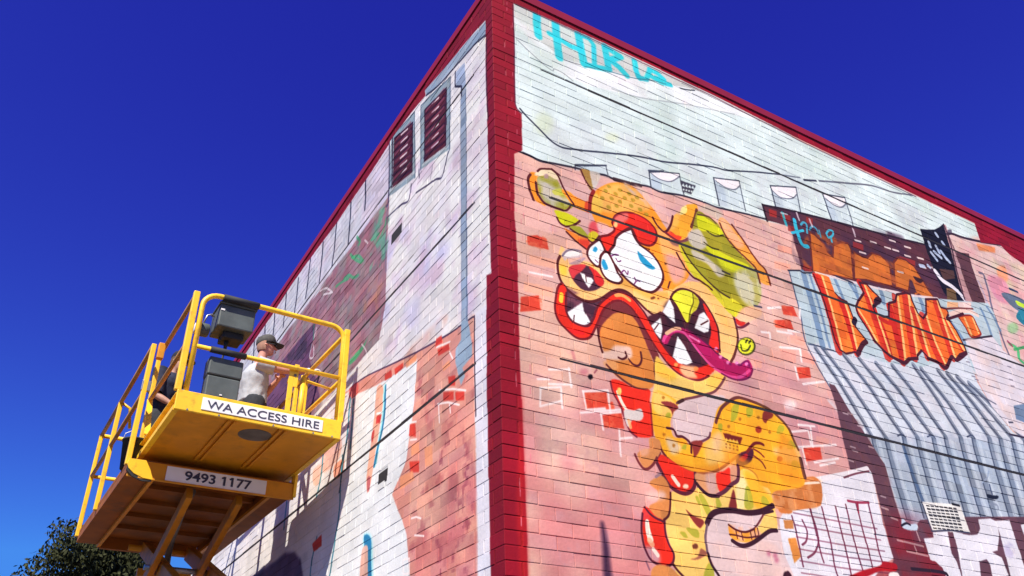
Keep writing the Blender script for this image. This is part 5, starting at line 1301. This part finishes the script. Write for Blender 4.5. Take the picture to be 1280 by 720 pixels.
# --- main deck
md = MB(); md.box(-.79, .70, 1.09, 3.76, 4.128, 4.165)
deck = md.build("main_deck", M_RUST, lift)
for k, x0, x1 in ((0, -.79, -.565), (1, .49, .70)):
    c = MB(); c.box(x0, x1, 1.10, 3.76, 4.045, 4.126)
    lip = x1 if k == 0 else x0
    MB().box(lip - .016, lip + .016, 1.10, 3.74, 4.012, 4.044).build("channel_lip", M_YELD, deck)
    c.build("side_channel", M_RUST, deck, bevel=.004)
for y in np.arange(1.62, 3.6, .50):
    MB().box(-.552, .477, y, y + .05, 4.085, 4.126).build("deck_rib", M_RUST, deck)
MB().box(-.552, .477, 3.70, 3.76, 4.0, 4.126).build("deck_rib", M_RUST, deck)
fp = MB(); fp.box(-.79, .70, 1.072, 1.088, 3.998, 4.150); fp.box(-.70, .66, 1.05, 1.071, 3.985, 4.0)
front = fp.build("front_plate", M_YELD, lift, bevel=.003)
MB().prism([(-.81, 4.10), (-.80, 4.145), (-.66, 4.148), (-.61, 4.07), (-.575, 3.985), (-.66, 3.99), (-.74, 4.02), (-.79, 4.06)], (0, 1.045, 0), (1, 0, 0), (0, 0, 1), (0, .022, 0)).build("end_plate", M_YEL, lift, bevel=.003)
MB().prism([(-.80, 4.10), (-.72, 4.10), (-.60, 4.02), (-.585, 3.972), (-.66, 3.966), (-.75, 3.995), (-.805, 4.045)], (0, 1.052, 0), (1, 0, 0), (0, 0, 1), (0, .018, 0)).build("end_plate_shadow", M_BLK, lift)  # black lip standing in for the shadow beneath the end plate
MB().box(.685, .715, 1.05, 1.085, 4.02, 4.24).build("stop_block", M_YEL, lift, bevel=.004)
s1 = MB(); s1.box(-.475, .425, 1.064, 1.0715, 4.004, 4.136)
sg = s1.build("phone_sign", M_SIGN, lift, bevel=.002)
lettering("9493 1177", sg, -.015, 1.0615, 4.071, .60, .086, .02)
# --- roll-out extension deck
ex = MB(); ex.box(-.66, .66, .012, 1.55, 4.240, 4.272)
exo = ex.build("extension_deck", M_YELD, lift)
MB().box(-.70, .70, -.012, .010, 4.235, 4.405).build("toe_board", M_YEL, exo, bevel=.006)
for s in (-1, 1):
    t = MB()
    t.box(min(s * .66, s * .705), max(s * .66, s * .705), .012, 1.55, 4.234, 4.276)
    t.box(min(s * .655, s * .662), max(s * .655, s * .662), .012, 1.55, 4.277, 4.372)
    t.box(min(s * .655, s * .705), max(s * .655, s * .705), .012, 1.55, 4.373, 4.382)
    t.build("toe_board", M_YEL, exo)
for lx in (-.255, -.205, .175, .225):
    MB().box(lx - .011, lx + .011, .02, 1.06, 4.222, 4.239).build("deck_rib", M_YELD, exo)
MB().box(-.655, .655, 1.50, 1.55, 4.19, 4.239).build("deck_rib", M_YELD, exo)
dsc = MB(); dsc.lathe((.03, .25, 4.2375), [(.14, 0), (.14, .004)], 'z', 24)
dsc.build("worn_patch", M_GRIME, exo)
s2 = MB(); s2.box(-.497, .527, -.0185, -.0125, 4.268, 4.374)
sg2 = s2.build("company_sign", M_SIGN, lift, bevel=.002)
lettering("WA ACCESS HIRE", sg2, .018, -.0205, 4.321, .95, .066, .0)
bt = MB()
for lx in (-.6, -.35, .1, .45, .62): bt.lathe((lx, -.012, 4.246), [(.008, 0), (.008, -.006)], 'y', 8)
bt.build("bolt", M_STEEL, exo)
# --- guard rails
def rail(pts, r=.021, name="guard_rail", m=None): return MB().tube(pts, r, 12).build(name, m or M_YEL, lift, smooth=True)
def arc(c, r, a0, a1, y, n=6): return [(c[0] + r * math.cos(a0 + (a1 - a0) * i / n), y, c[1] + r * math.sin(a0 + (a1 - a0) * i / n)) for i in range(n + 1)]
PI = math.pi
rail([(-.63, .03, 4.39)] + arc((-.50, 5.215), .13, PI, PI / 2, .03) + arc((.535, 5.215), .13, PI / 2, 0, .03) + [(.665, .03, 4.39)], .0235)
rail([(-.63, .03, 4.83), (.665, .03, 4.83)], .0195)
for s, lx in ((-1, -.695), (1, .69)):
    MB().box(lx - .026, lx + .026, .0, .045, 4.405, 5.33).build("guard_post", M_YEL, lift, bevel=.006)
    MB().box(lx - .02, lx + .02, 1.33, 1.38, 4.28, 5.30).build("guard_post", M_YEL, lift, bevel=.006)
    rail([(lx, .04, 5.30), (lx, 1.36, 5.30)], .021, m=M_RAIL if s < 0 else None)
    rail([(lx, .04, 4.83), (lx, 1.36, 4.83)], .020, m=M_RAIL if s < 0 else None)
    MB().bar((lx, 1.36, 4.83), (lx, 1.10, 4.40), .05, .016).build("brace_plate", M_YEL, lift)
for lx in (-.665, .64):
    MB().box(lx - .03, lx + .05, .012, .05, 4.405, 4.42).build("foot_plate", M_STEEL, lift)
# black sleeves where the boxes hook over the rails
MB().tube([(-.47, .03, 5.345), (-.155, .03, 5.345)], .033, 12).build("rail_sleeve", M_BLK, lift, smooth=True)
MB().tube([(-.50, .03, 4.83), (-.20, .03, 4.83)], .028, 12).build("rail_sleeve", M_BLK, lift, smooth=True)
# main deck rails
LXL, LXR = -.80, .715
posts = ((LXL, 1.10), (LXL, 2.62), (LXL, 3.73), (LXR, 1.15), (LXR, 2.62), (LXR, 3.73))
for lx, ly in posts:
    MB().box(lx - .022, lx + .022, ly - .026, ly + .026, 4.10, 5.28).build("guard_post", M_YEL, lift, bevel=.006)
for lx in (LXL, LXR):
    rail([(lx, 1.10, 5.27), (lx, 3.73, 5.27)], .023, m=M_RAIL)
    rail([(lx, 1.10, 4.78), (lx, 3.73, 4.78)], .021, m=M_RAIL)
rail([(LXL, 3.73, 5.27), (LXR, 3.73, 5.27)], .024); rail([(LXL, 3.73, 4.78), (LXR, 3.73, 4.78)], .022)
rail([(LXL, 2.62, 5.27), (-.70, 2.62, 5.22), (-.66, 2.62, 5.0)], .016, "grab_handle")
MB().prism([(0, 0), (.09, 0), (.09, .48), (0, .5)], (LXL - .01, 3.66, 4.78), (0, 1, 0), (0, 0, 1), (.02, 0, 0)).build("gate_panel", M_YEL, lift)
MB().box(LXL - .03, LXL + .05, 1.075, 1.11, 4.80, 4.90).build("hinge_block", M_STEEL, lift, bevel=.004)
MB().box(LXL + .04, LXL + .10, 1.06, 1.12, 5.14, 5.30).build("hinge_block", M_YELD, lift, bevel=.006)
# slotted bracket and tube clamp behind the front mid rail
b1 = MB(); b1.box(.20, .245, .05, .062, 4.28, 4.86); b1.box(.245, .285, .05, .062, 4.66, 4.88); b1.box(.20, .30, .062, .10, 4.70, 4.74)
b1.build("latch_bracket", M_YEL, lift, bevel=.003)
b1 = MB(); b1.tube([(.255, .046, 4.77), (.255, .07, 4.77)], .014, 8); b1.tube([(.222, .046, 4.84), (.222, .07, 4.84)], .01, 8); b1.build("bolt", M_GRIME, lift)
MB().tube([(.345, .09, 4.28), (.345, .09, 4.80)], .025, 12).build("latch_tube", M_YEL, lift, smooth=True)
rail([(.69, .3, 4.83), (.36, .09, 4.76)], .013, "latch_arm")
# --- control box and storage box on the front rail
cb_ = MB(); cb_.box(-.475, -.165, .055, .33, 5.085, 5.30); cbo = cb_.build("control_box", M_BOX, lift, bevel=.012)
MB().box(-.485, -.155, .045, .345, 5.301, 5.322).build("lid", M_BOX, cbo, bevel=.006)
MB().box(-.40, -.22, .12, .30, 5.02, 5.083).build("underplate", M_BLK, cbo, bevel=.01)
MB().tube([(-.345, .2, 5.02), (-.345, .21, 4.93)], [.022, .012], 10).build("cable_gland", M_BLK, cbo, smooth=True)
MB().tube([(-.345, .21, 4.93), (-.36, .26, 4.7), (-.5, .3, 4.45), (-.55, .4, 4.29)], .009, 8).build("cable", M_BLK, cbo, smooth=True)
l_ = MB(); l_.lathe((-.62, .24, 5.10), [(.03, 0), (.055, .01), (.062, .05), (.06, .11), (.05, .12)], 'x', 18); l_.build("work_lamp", M_BOX, cbo, smooth=True)
l_ = MB(); l_.lathe((-.628, .24, 5.10), [(.02, 0), (.048, .004), (.05, .012)], 'x', 18); l_.build("lamp_lens", M_SIGN, cbo, smooth=True)
MB().tube([(-.56, .24, 5.15), (-.535, .24, 5.25), (-.50, .24, 5.27), (-.47, .24, 5.25)], .008, 8).build("lamp_handle", M_STEEL, cbo, smooth=True)
MB().box(-.468, -.435, .050, .056, 5.235, 5.25).build("latch", M_SIGN, cbo)
sb_ = MB(); sb_.box(-.48, -.205, .058, .20, 4.41, 4.615); sbo = sb_.build("storage_box", M_BOX, lift, bevel=.012)
MB().box(-.485, -.20, .052, .206, 4.622, 4.785).build("lid", M_BOX, sbo, bevel=.012)
MB().box(-.36, -.34, .048, .056, 4.445, 4.455).build("latch", M_SIGN, sbo)
MB().box(-.48, -.205, .07, .19, 4.612, 4.625).build("seam", M_BLK, sbo)

# bucket on the deck
bk = empty("bucket", (0, 0, 0)); bl = Vector((-.87, 2.45, 0)) + Matrix.Rotation(math.radians(2), 3, 'Z') @ Vector((-.73, 1.42, 4.166))
bk.location = bl
tag(bk, "black bucket standing on the lift deck behind the left front post", "bucket")
MB().lathe((0, 0, 0), [(.085, 0), (.11, .26), (.118, .262), (.118, .275), (.105, .275), (.08, .02)], 'z', 20).build("tub", M_BLK, bk, smooth=True)
MB().tube([(-.112, 0, .255), (-.10, .0, .33), (0, 0, .40), (.10, 0, .33), (.112, 0, .255)], .004, 6).build("handle", M_STEEL, bk)

# ------------------------------------------------------------------ the two people on the platform
def skin_obj(name, V, Eg, rad, material, parent, sub=2, root=0):
    me = bpy.data.meshes.new(name)
    bm = bmesh.new()
    ly = bm.verts.layers.skin.verify()
    vs = [bm.verts.new(p) for p in V]
    for a, b in Eg: bm.edges.new((vs[a], vs[b]))
    for i, v in enumerate(vs):
        r = rad[i]
        v[ly].radius = (r, r) if not isinstance(r, tuple) else r
        v[ly].use_root = (i == root)
    bm.to_mesh(me); bm.free()
    me.materials.append(material)
    o = bpy.data.objects.new(name, me)
    sk = o.modifiers.new("skin", 'SKIN'); sk.use_smooth_shade = True; sk.branch_smoothing = .6
    sb = o.modifiers.new("sub", 'SUBSURF'); sb.levels = sub; sb.render_levels = sub
    return link(o, parent)

class Chain:
    def __init__(self): self.V, self.E, self.R = [], [], []
    def add(self, p, r, prev=None):
        self.V.append(tuple(p)); self.R.append(r)
        i = len(self.V) - 1
        if prev is not None: self.E.append((prev, i))
        return i
    def path(self, pts, rs, prev):
        for p, r in zip(pts, rs): prev = self.add(p, r, prev)
        return prev

def loft(rings, n=18, caps=True):
    """rings: (cx, cy, cz, rx, ry)"""
    mb = MB()
    vs, fs = [], []
    for cx, cy, cz, rx, ry in rings:
        for k in range(n):
            a = 2 * math.pi * k / n
            vs.append((cx + rx * math.cos(a), cy + ry * math.sin(a), cz))
    for i in range(len(rings) - 1):
        for k in range(n):
            k2 = (k + 1) % n
            fs.append((i * n + k, i * n + k2, (i + 1) * n + k2, (i + 1) * n + k))
    if caps:
        fs.append(tuple(range(n - 1, -1, -1))); fs.append(tuple((len(rings) - 1) * n + k for k in range(n)))
    return mb.add(vs, fs)

def cloth_folds(o, strength=.018, size=.11):
    tx = bpy.data.textures.new("folds", 'CLOUDS'); tx.noise_scale = size
    sb = o.modifiers.new("sub", 'SUBSURF'); sb.levels = 2; sb.render_levels = 2
    dm = o.modifiers.new("folds", 'DISPLACE'); dm.texture = tx; dm.strength = strength; dm.mid_level = .5
    for p in o.data.polygons: p.use_smooth = True

def hand(ch, wrist, d, up, side, w_i, curl=.5):
    """palm and five separate fingers; d forward, up back of the hand, side towards the thumb"""
    d, up, side = Vector(d).normalized(), Vector(up).normalized(), Vector(side).normalized()
    w = Vector(wrist)
    palm = ch.add(w + d * .045, .026, w_i)
    for k, ln in enumerate((.068, .078, .074, .058)):
        off = side * (.027 - .018 * k)
        base = ch.add(w + d * .088 + off, .0105, palm)
        a, b = curl * .6, curl * 1.5
        p1 = w + d * (.088 + ln * .5 * math.cos(a)) + off - up * (ln * .5 * math.sin(a))
        p2 = p1 + d * (ln * .5 * math.cos(b)) - up * (ln * .5 * math.sin(b))
        i1 = ch.add(p1, .0090, base); ch.add(p2, .0075, i1)
    t1 = ch.add(w + d * .03 + side * .040 - up * .006, .0125, palm)
    t2 = ch.add(w + d * .065 + side * .058 - up * .018, .0105, t1); ch.add(w + d * .09 + side * .056 - up * .034, .0085, t2)

def person(loc, facing, label, cols, pose, cap_tilt=0.0, glove=False, glasses=True):
    root = empty("person", loc, facing)
    tag(root, label, "person", "people on the lift")
    skin_m, shirt_m, pants_m, cap_m, shoe_m, hair_m = cols
    J = pose
    ch = Chain()
    pel = ch.add(J['pelvis'], .115)
    sp = ch.add(J['spine'], .105, pel); cs = ch.add(J['chest'], .120, sp)
    nb = ch.add(J['neckbase'], .060, cs); nk = ch.add(J['neck'], .054, nb)
    H = Vector(J['head']); hd = Vector(J['look']).normalized(); up = Vector((0, 0, 1)); sd = up.cross(hd).normalized(); hup = hd.cross(sd)
    skull = ch.add(H - hd * .010, .088, nk); topv = ch.add(H - hd * .015 + hup * .075, .070, skull)
    jaw = ch.add(H + hd * .042 - hup * .062, .044, skull); ch.add(H + hd * .064 - hup * .088, .024, jaw)
    nose = ch.add(H + hd * .088 - hup * .004, .018, skull); ch.add(H + hd * .112 - hup * .026, .012, nose)
    for s in (-1, 1):
        e = ch.add(H + sd * s * .078 - hd * .012 - hup * .01, .018, skull); ch.add(H + sd * s * .092 - hd * .024 + hup * .006, .013, e)
    for s, k in ((-1, 'r'), (1, 'l')):
        hip = ch.add(J['hip' + k], .088, pel)
        ch.path([J['knee' + k], J['shin' + k], J['ankle' + k]], [.062, .056, .042], hip)
        f = len(ch.V) - 1
        a = Vector(J['ankle' + k]); ch.path([a + Vector((.07, 0, -.05)), a + Vector((.16, 0, -.065))], [.038, .03], f)
        sh = ch.add(J['sh' + k], .066, cs); 
        mid = (Vector(J['sh' + k]) + Vector(J['el' + k])) / 2
        el = ch.path([mid, J['el' + k]], [.050, .041], sh)
        mid = (Vector(J['el' + k]) * .6 + Vector(J['wr' + k]) * .4)
        wr = ch.path([mid, J['wr' + k]], [.042, .028], el)
        dd = (Vector(J['wr' + k]) - Vector(J['el' + k])).normalized() if ('hd' + k) not in J else Vector(J['hd' + k])
        upv = Vector(J.get('up' + k, (0, 0, 1))); side = dd.cross(upv) * (1 if k == 'l' else -1)
        if not (glove and k == 'r'): hand(ch, J['wr' + k], dd, upv, side, wr, J.get('curl', .6))
        else:
            gl = Chain(); g0 = gl.add(Vector(J['wrr']) - dd * .035, .036); g1 = gl.add(J['wrr'], .034, g0); hand(gl, J['wrr'], dd, upv, side, g1, 1.0)
            gl.R = [r * (1.25 if r < .03 else 1.1) for r in gl.R]
    body = skin_obj("body", ch.V, ch.E, ch.R, skin_m, root)
    if glove: skin_obj("glove", gl.V, gl.E, gl.R, GLOVE, root)
    # t-shirt: lofted torso and two sleeves
    px, py, pz = J['pelvis']; cx, cy, cz = J['chest']; nx, ny, nz = J['neckbase']
    mixp = lambda t: (px + (cx - px) * t, py + (cy - py) * t, pz + (cz - pz) * t)
    rg = []
    for t, rx, ry in ((-.18, .150, .195), (-.02, .148, .190), (.25, .140, .180), (.55, .142, .192), (.85, .150, .212), (1.05, .146, .218)):
        q = mixp(t); rg.append((q[0], q[1], q[2], rx, ry))
    rg += [((cx + nx) / 2, (cy + ny) / 2, cz + (nz - cz) * .55, .122, .190), (nx - .005, ny, cz + (nz - cz) * .86, .092, .125), (nx, ny, nz + .012, .066, .074)]
    sm = loft(rg)
    so = sm.build("t_shirt", shirt_m, root); cloth_folds(so, .03, .09)
    for k in 'rl':
        a, b = Vector(J['sh' + k]), Vector(J['el' + k])
        d = (b - a)
        sl = MB(); sl.tube([a - d * .12 + Vector((0, 0, .01)), a + d * .15, a + d * .5, a + d * J.get('sleeve', .72)], [.088, .086, .078, .076], 14, cap=False)
        slo = sl.build("sleeve", shirt_m, root); cloth_folds(slo, .012, .08)
    # trousers and shoes
    for k in 'rl':
        tr_ = MB(); a, b, c = Vector(J['hip' + k]), Vector(J['knee' + k]), Vector(J['ankle' + k])
        tr_.tube([a + Vector((0, 0, .10)), a - Vector((0, 0, .05)), (a + b) / 2, b, (b + c) / 2, c + Vector((0, 0, .02))], [.112, .115, .096, .080, .074, .070], 14)
        to = tr_.build("trouser_leg", pants_m, root); cloth_folds(to, .014, .12)
        s_ = loft([(c.x + .055, c.y, 0.0, .135, .048), (c.x + .055, c.y, .035, .138, .05), (c.x + .03, c.y, .07, .105, .047), (c.x, c.y, .11, .055, .05)], 14)
        s_.build("shoe", shoe_m, root, smooth=True)
    w = mixp(-.05); MB().lathe((w[0], w[1], w[2] - .05), [(.142, 0), (.150, .02), (.148, .045)], 'z', 20).build("belt", shoe_m, root, smooth=True)
    # cap with a stiff peak
    cp = MB()
    prof = [(.094, .030), (.101, .045), (.099, .080), (.086, .112), (.058, .134), (.02, .143)]
    vs, n = [], 20
    for r, h in prof:
        for q in range(n):
            a = 2 * math.pi * q / n
            vs.append(H - hd * .012 + hd * (r * 1.04 * math.cos(a)) + sd * (r * .92 * math.sin(a)) + hup * (h + .012 * math.cos(a)))
    fs = [(i * n + q, i * n + (q + 1) % n, (i + 1) * n + (q + 1) % n, (i + 1) * n + q) for i in range(len(prof) - 1) for q in range(n)] + [tuple((len(prof) - 1) * n + q for q in range(n))]
    cp.add(vs, fs)
    pv = []
    m_ = 10
    for lay in (0, .006):
        for q in range(m_ + 1):
            a = -1.15 + 2.3 * q / m_
            pv.append(H - hd * .012 + hd * (.098 * math.cos(a)) + sd * (.090 * math.sin(a)) + hup * (.044 + lay))
        for q in range(m_ + 1):
            a = -1.0 + 2.0 * q / m_
            pv.append(H + hd * (.055 + .125 * math.cos(a)) + sd * (.090 * math.sin(a)) + hup * (.034 + lay - .018 * abs(math.sin(a)) + cap_tilt))
    M1 = m_ + 1
    pf = []
    for lay in (0, 2 * M1):
        pf += [(lay + q, lay + q + 1, lay + M1 + q + 1, lay + M1 + q) for q in range(m_)]
    pf += [(M1 + q, M1 + q + 1, 3 * M1 + q + 1, 3 * M1 + q) for q in range(m_)]
    cp.add(pv, pf)
    cp.build("cap", cap_m, root, smooth=True)
    hr = MB()
    vs = []
    pr2 = [(.080, -.055), (.092, -.03), (.095, .0), (.097, .04)]
    arcs = [math.pi * (.52 + .96 * q / 12) for q in range(13)]
    for r, h in pr2:
        for a in arcs: vs.append(H - hd * .010 + hd * (r * math.cos(a)) + sd * (r * .95 * math.sin(a)) + hup * h)
    hr.add(vs, [(i * 13 + q, i * 13 + q + 1, (i + 1) * 13 + q + 1, (i + 1) * 13 + q) for i in range(3) for q in range(12)])
    hr.build("hair", hair_m, root, smooth=True)
    if glasses:
        g_ = MB()
        for s in (-1, 1):
            c = H + hd * .094 + sd * s * .034 + hup * .012
            g_.bar(c - sd * .025, c + sd * .025, .006, .034, up=tuple(hup))
            g_.bar(H + hd * .090 + sd * s * .062 + hup * .016, H - hd * .02 + sd * s * .090 + hup * .012, .005, .010, up=tuple(hup))
        g_.bar(H + hd * .098 - sd * .01 + hup * .014, H + hd * .098 + sd * .01 + hup * .014, .004, .008, up=tuple(hup))
        g_.build("sunglasses", M_BLK, root)
    else:
        for s in (-1, 1):
            e = MB(); e.lathe(H + hd * .083 + sd * s * .032 + hup * .012, [(.003, -.006), (.011, 0), (.003, .006)], 'z', 10); e.build("eye", M_BLK, root, smooth=True)
    mo = MB(); c = H + hd * .093 - hup * .052; mo.bar(c - sd * .02, c + sd * .02, .008, .007, up=tuple(hup)); mo.build("mouth", LIPS, root)
    return root

SKIN = mat("sunburnt_skin", (.58, .26, .19), .55, .12, 14)
SKIN2 = mat("tanned_skin", (.40, .21, .15), .55, .12, 14)
LIPS = mat("lips", (.38, .13, .11), .5, .1, 14)
GLOVE = mat("white_glove", (.66, .65, .63), .8, .12, 20)
TEE = mat("grey_marl_cotton", (.40, .41, .43), .9, .09, 26, bump=.3)
NAVY = mat("navy_cotton", (.018, .022, .045), .9, .25, 20, bump=.3)
JEANS = mat("black_denim", (.025, .027, .034), .9, .3, 20)
CAPM = mat("charcoal_cap", (.065, .062, .058), .85, .3, 30)
CAPN = mat("navy_cap", (.012, .014, .028), .85, .3, 30)
SHOE = mat("worn_boots", (.05, .04, .035), .8, .3, 15)
CROP = mat("cropped_sandy_hair", (.36, .19, .13), .8, .2, 40)
HAIR = mat("short_brown_hair", (.10, .062, .04), .8, .3, 40)

man = dict(pelvis=(.02, 0, .93), spine=(.0, 0, 1.05), chest=(.005, 0, 1.19), neckbase=(.025, 0, 1.345), neck=(.055, -.01, 1.43), head=(.085, -.015, 1.572), look=(1, -.14, .05),
           hipr=(.02, -.10, .88), hipl=(.02, .10, .88), kneer=(.05, -.12, .48), kneel=(.03, .12, .48), shinr=(.03, -.12, .34), shinl=(.01, .12, .34), ankler=(-.01, -.13, .09), anklel=(-.02, .13, .09),
           shr=(.015, -.18, 1.275), shl=(.03, .18, 1.275), elr=(.29, -.20, 1.255), ell=(.13, .27, 1.06), wrr=(.53, -.18, 1.31), wrl=(.24, -.04, 1.20),
           upr=(0, 0, 1), upl=(.4, 0, 1), curl=.7, sleeve=.52)
person((-.64, 4.0, 4.166), math.radians(-3), "man in a light grey t-shirt and dark cap reaching towards the wall", (SKIN, TEE, JEANS, CAPM, SHOE, CROP), man, glove=True)
hel = dict(pelvis=(.0, 0, .90), spine=(.01, 0, 1.06), chest=(.02, 0, 1.23), neckbase=(.035, 0, 1.385), neck=(.05, 0, 1.435), head=(.08, 0, 1.53), look=(1, -.1, -.25),
           hipr=(0, -.10, .86), hipl=(0, .10, .86), kneer=(.04, -.12, .47), kneel=(.02, .12, .47), shinr=(.02, -.12, .33), shinl=(.0, .12, .33), ankler=(-.01, -.13, .09), anklel=(-.02, .13, .09),
           shr=(.0, -.185, 1.325), shl=(.0, .185, 1.325), elr=(.03, -.25, 1.05), ell=(.02, .26, 1.05), wrr=(.2, -.2, .95), wrl=(.2, .18, .96),
           upr=(0, -1, .3), upl=(0, 1, .3), curl=.8, sleeve=.95)
person((-1.36, 4.75, 4.166), math.radians(-40), "person in dark navy clothes and cap behind the left guard rails", (SKIN2, NAVY, JEANS, CAPN, SHOE, HAIR), hel, glasses=False)

# ------------------------------------------------------------------ ground and far tree
M_ASPH = mat("yard_surface", (.075, .064, .054), .9, .22, .8, dirt=(.065, .06, .055), dirt_amt=.7, dirt_scale=.25, bump=.4)
gm = MB()
gm.add([(-1500, -1500, 0), (1500, -1500, 0), (1500, 1500, 0), (-1500, 1500, 0)], [(0, 1, 2, 3)])
tag(gm.build("ground", M_ASPH), kind="structure")
M_CONC = mat("footpath_concrete", (.16, .15, .135), .85, .12, 2.5, dirt=(.16, .15, .14), dirt_amt=.5, dirt_scale=1.2)
tag(MB().box(-1.2, 14, -2.0, -.02, -.05, .10).build("footpath", M_CONC, bevel=.01), kind="structure")

M_BARK = mat("bark", (.16, .115, .085), .9, .3, 7, bump=.6)
def leaf_mat(name, col):
    mt = mat(name, col, .55, .45, 1.3, spec=.04)
    return mt
M_LEAF = leaf_mat("gum_leaves", (.040, .043, .019))
tree = empty("gum_tree", (.42, 25.5, 0))
tree.scale = (.98, 1.0, 1.125)
tag(tree, "dark green gum tree rising behind the yellow lift at the end of the brick wall", "tree")
gt = np.random.default_rng(23)
tips = []
tr = MB()
trunk = [(0, 0, 0), (.05, .05, 1.4), (-.08, .1, 2.8), (.06, .05, 4.0), (.0, .0, 5.0)]
tr.tube(trunk, [.26, .22, .19, .16, .13], 10)
for k in range(15):
    a = k * 2.4 + gt.random() * .5
    z0 = 3.9 + 2.0 * gt.random()
    ln = .8 + 1.0 * gt.random()
    el = .35 + .75 * gt.random()
    b0 = np.array([0.02, .03, z0]); d = np.array([math.cos(a) * math.cos(el), math.sin(a) * math.cos(el), math.sin(el)])
    b1 = b0 + d * ln * .5 + np.array([0, 0, .1]); b2 = b0 + d * ln + np.array([0, 0, .55 * gt.random()])
    tr.tube([b0, b1, b2], [.085, .055, .03], 6)
    for q in range(3):
        dd = d + (gt.random(3) - .5) * 1.3; dd /= np.linalg.norm(dd)
        b3 = b2 + dd * (.5 + .7 * gt.random()); tr.tube([b2 * .9 + b1 * .1, b3], [.026, .012], 5)
        tips.append(b3); tips.append((b2 + b3) / 2)
    tips.append(b1 * .3 + b2 * .7)
tr.tube([(0, 0, 4.8), (.2, -.1, 6.2), (.1, 0, 7.6)], [.12, .08, .03], 6)
for q in range(40):
    a = q * 2.4; r_ = .2 + 1.25 * gt.random() ** .7
    tips.append(np.array([r_ * math.cos(a) + .1, r_ * math.sin(a), 5.6 + 2.6 * gt.random() * (1 - r_ / 2.8)]))
tr.build("trunk", M_BARK, tree, smooth=True)
lv, lf = [], []
for t in tips:
    n = int(230 + 120 * gt.random()); R0 = .36 + .34 * gt.random()
    for _ in range(n):
        p = gt.normal(size=3); p = p / np.linalg.norm(p) * R0 * gt.random() ** .45
        p = t + p * np.array([1.1, 1.1, .8])
        L_ = .10 + .10 * gt.random(); w = .022 + .025 * gt.random()
        d = gt.normal(size=3) + np.array([0, 0, -.9]); d /= np.linalg.norm(d)
        s = np.cross(d, gt.normal(size=3)); s /= np.linalg.norm(s)
        o_ = len(lv)
        lv += [tuple(p), tuple(p + d * L_ * .5 + s * w), tuple(p + d * L_), tuple(p + d * L_ * .5 - s * w)]
        lf.append((o_, o_ + 1, o_ + 2, o_ + 3))
lm = bpy.data.meshes.new("crown"); lm.from_pydata(lv, [], lf); lm.materials.append(M_LEAF)
link(bpy.data.objects.new("crown", lm), tree)
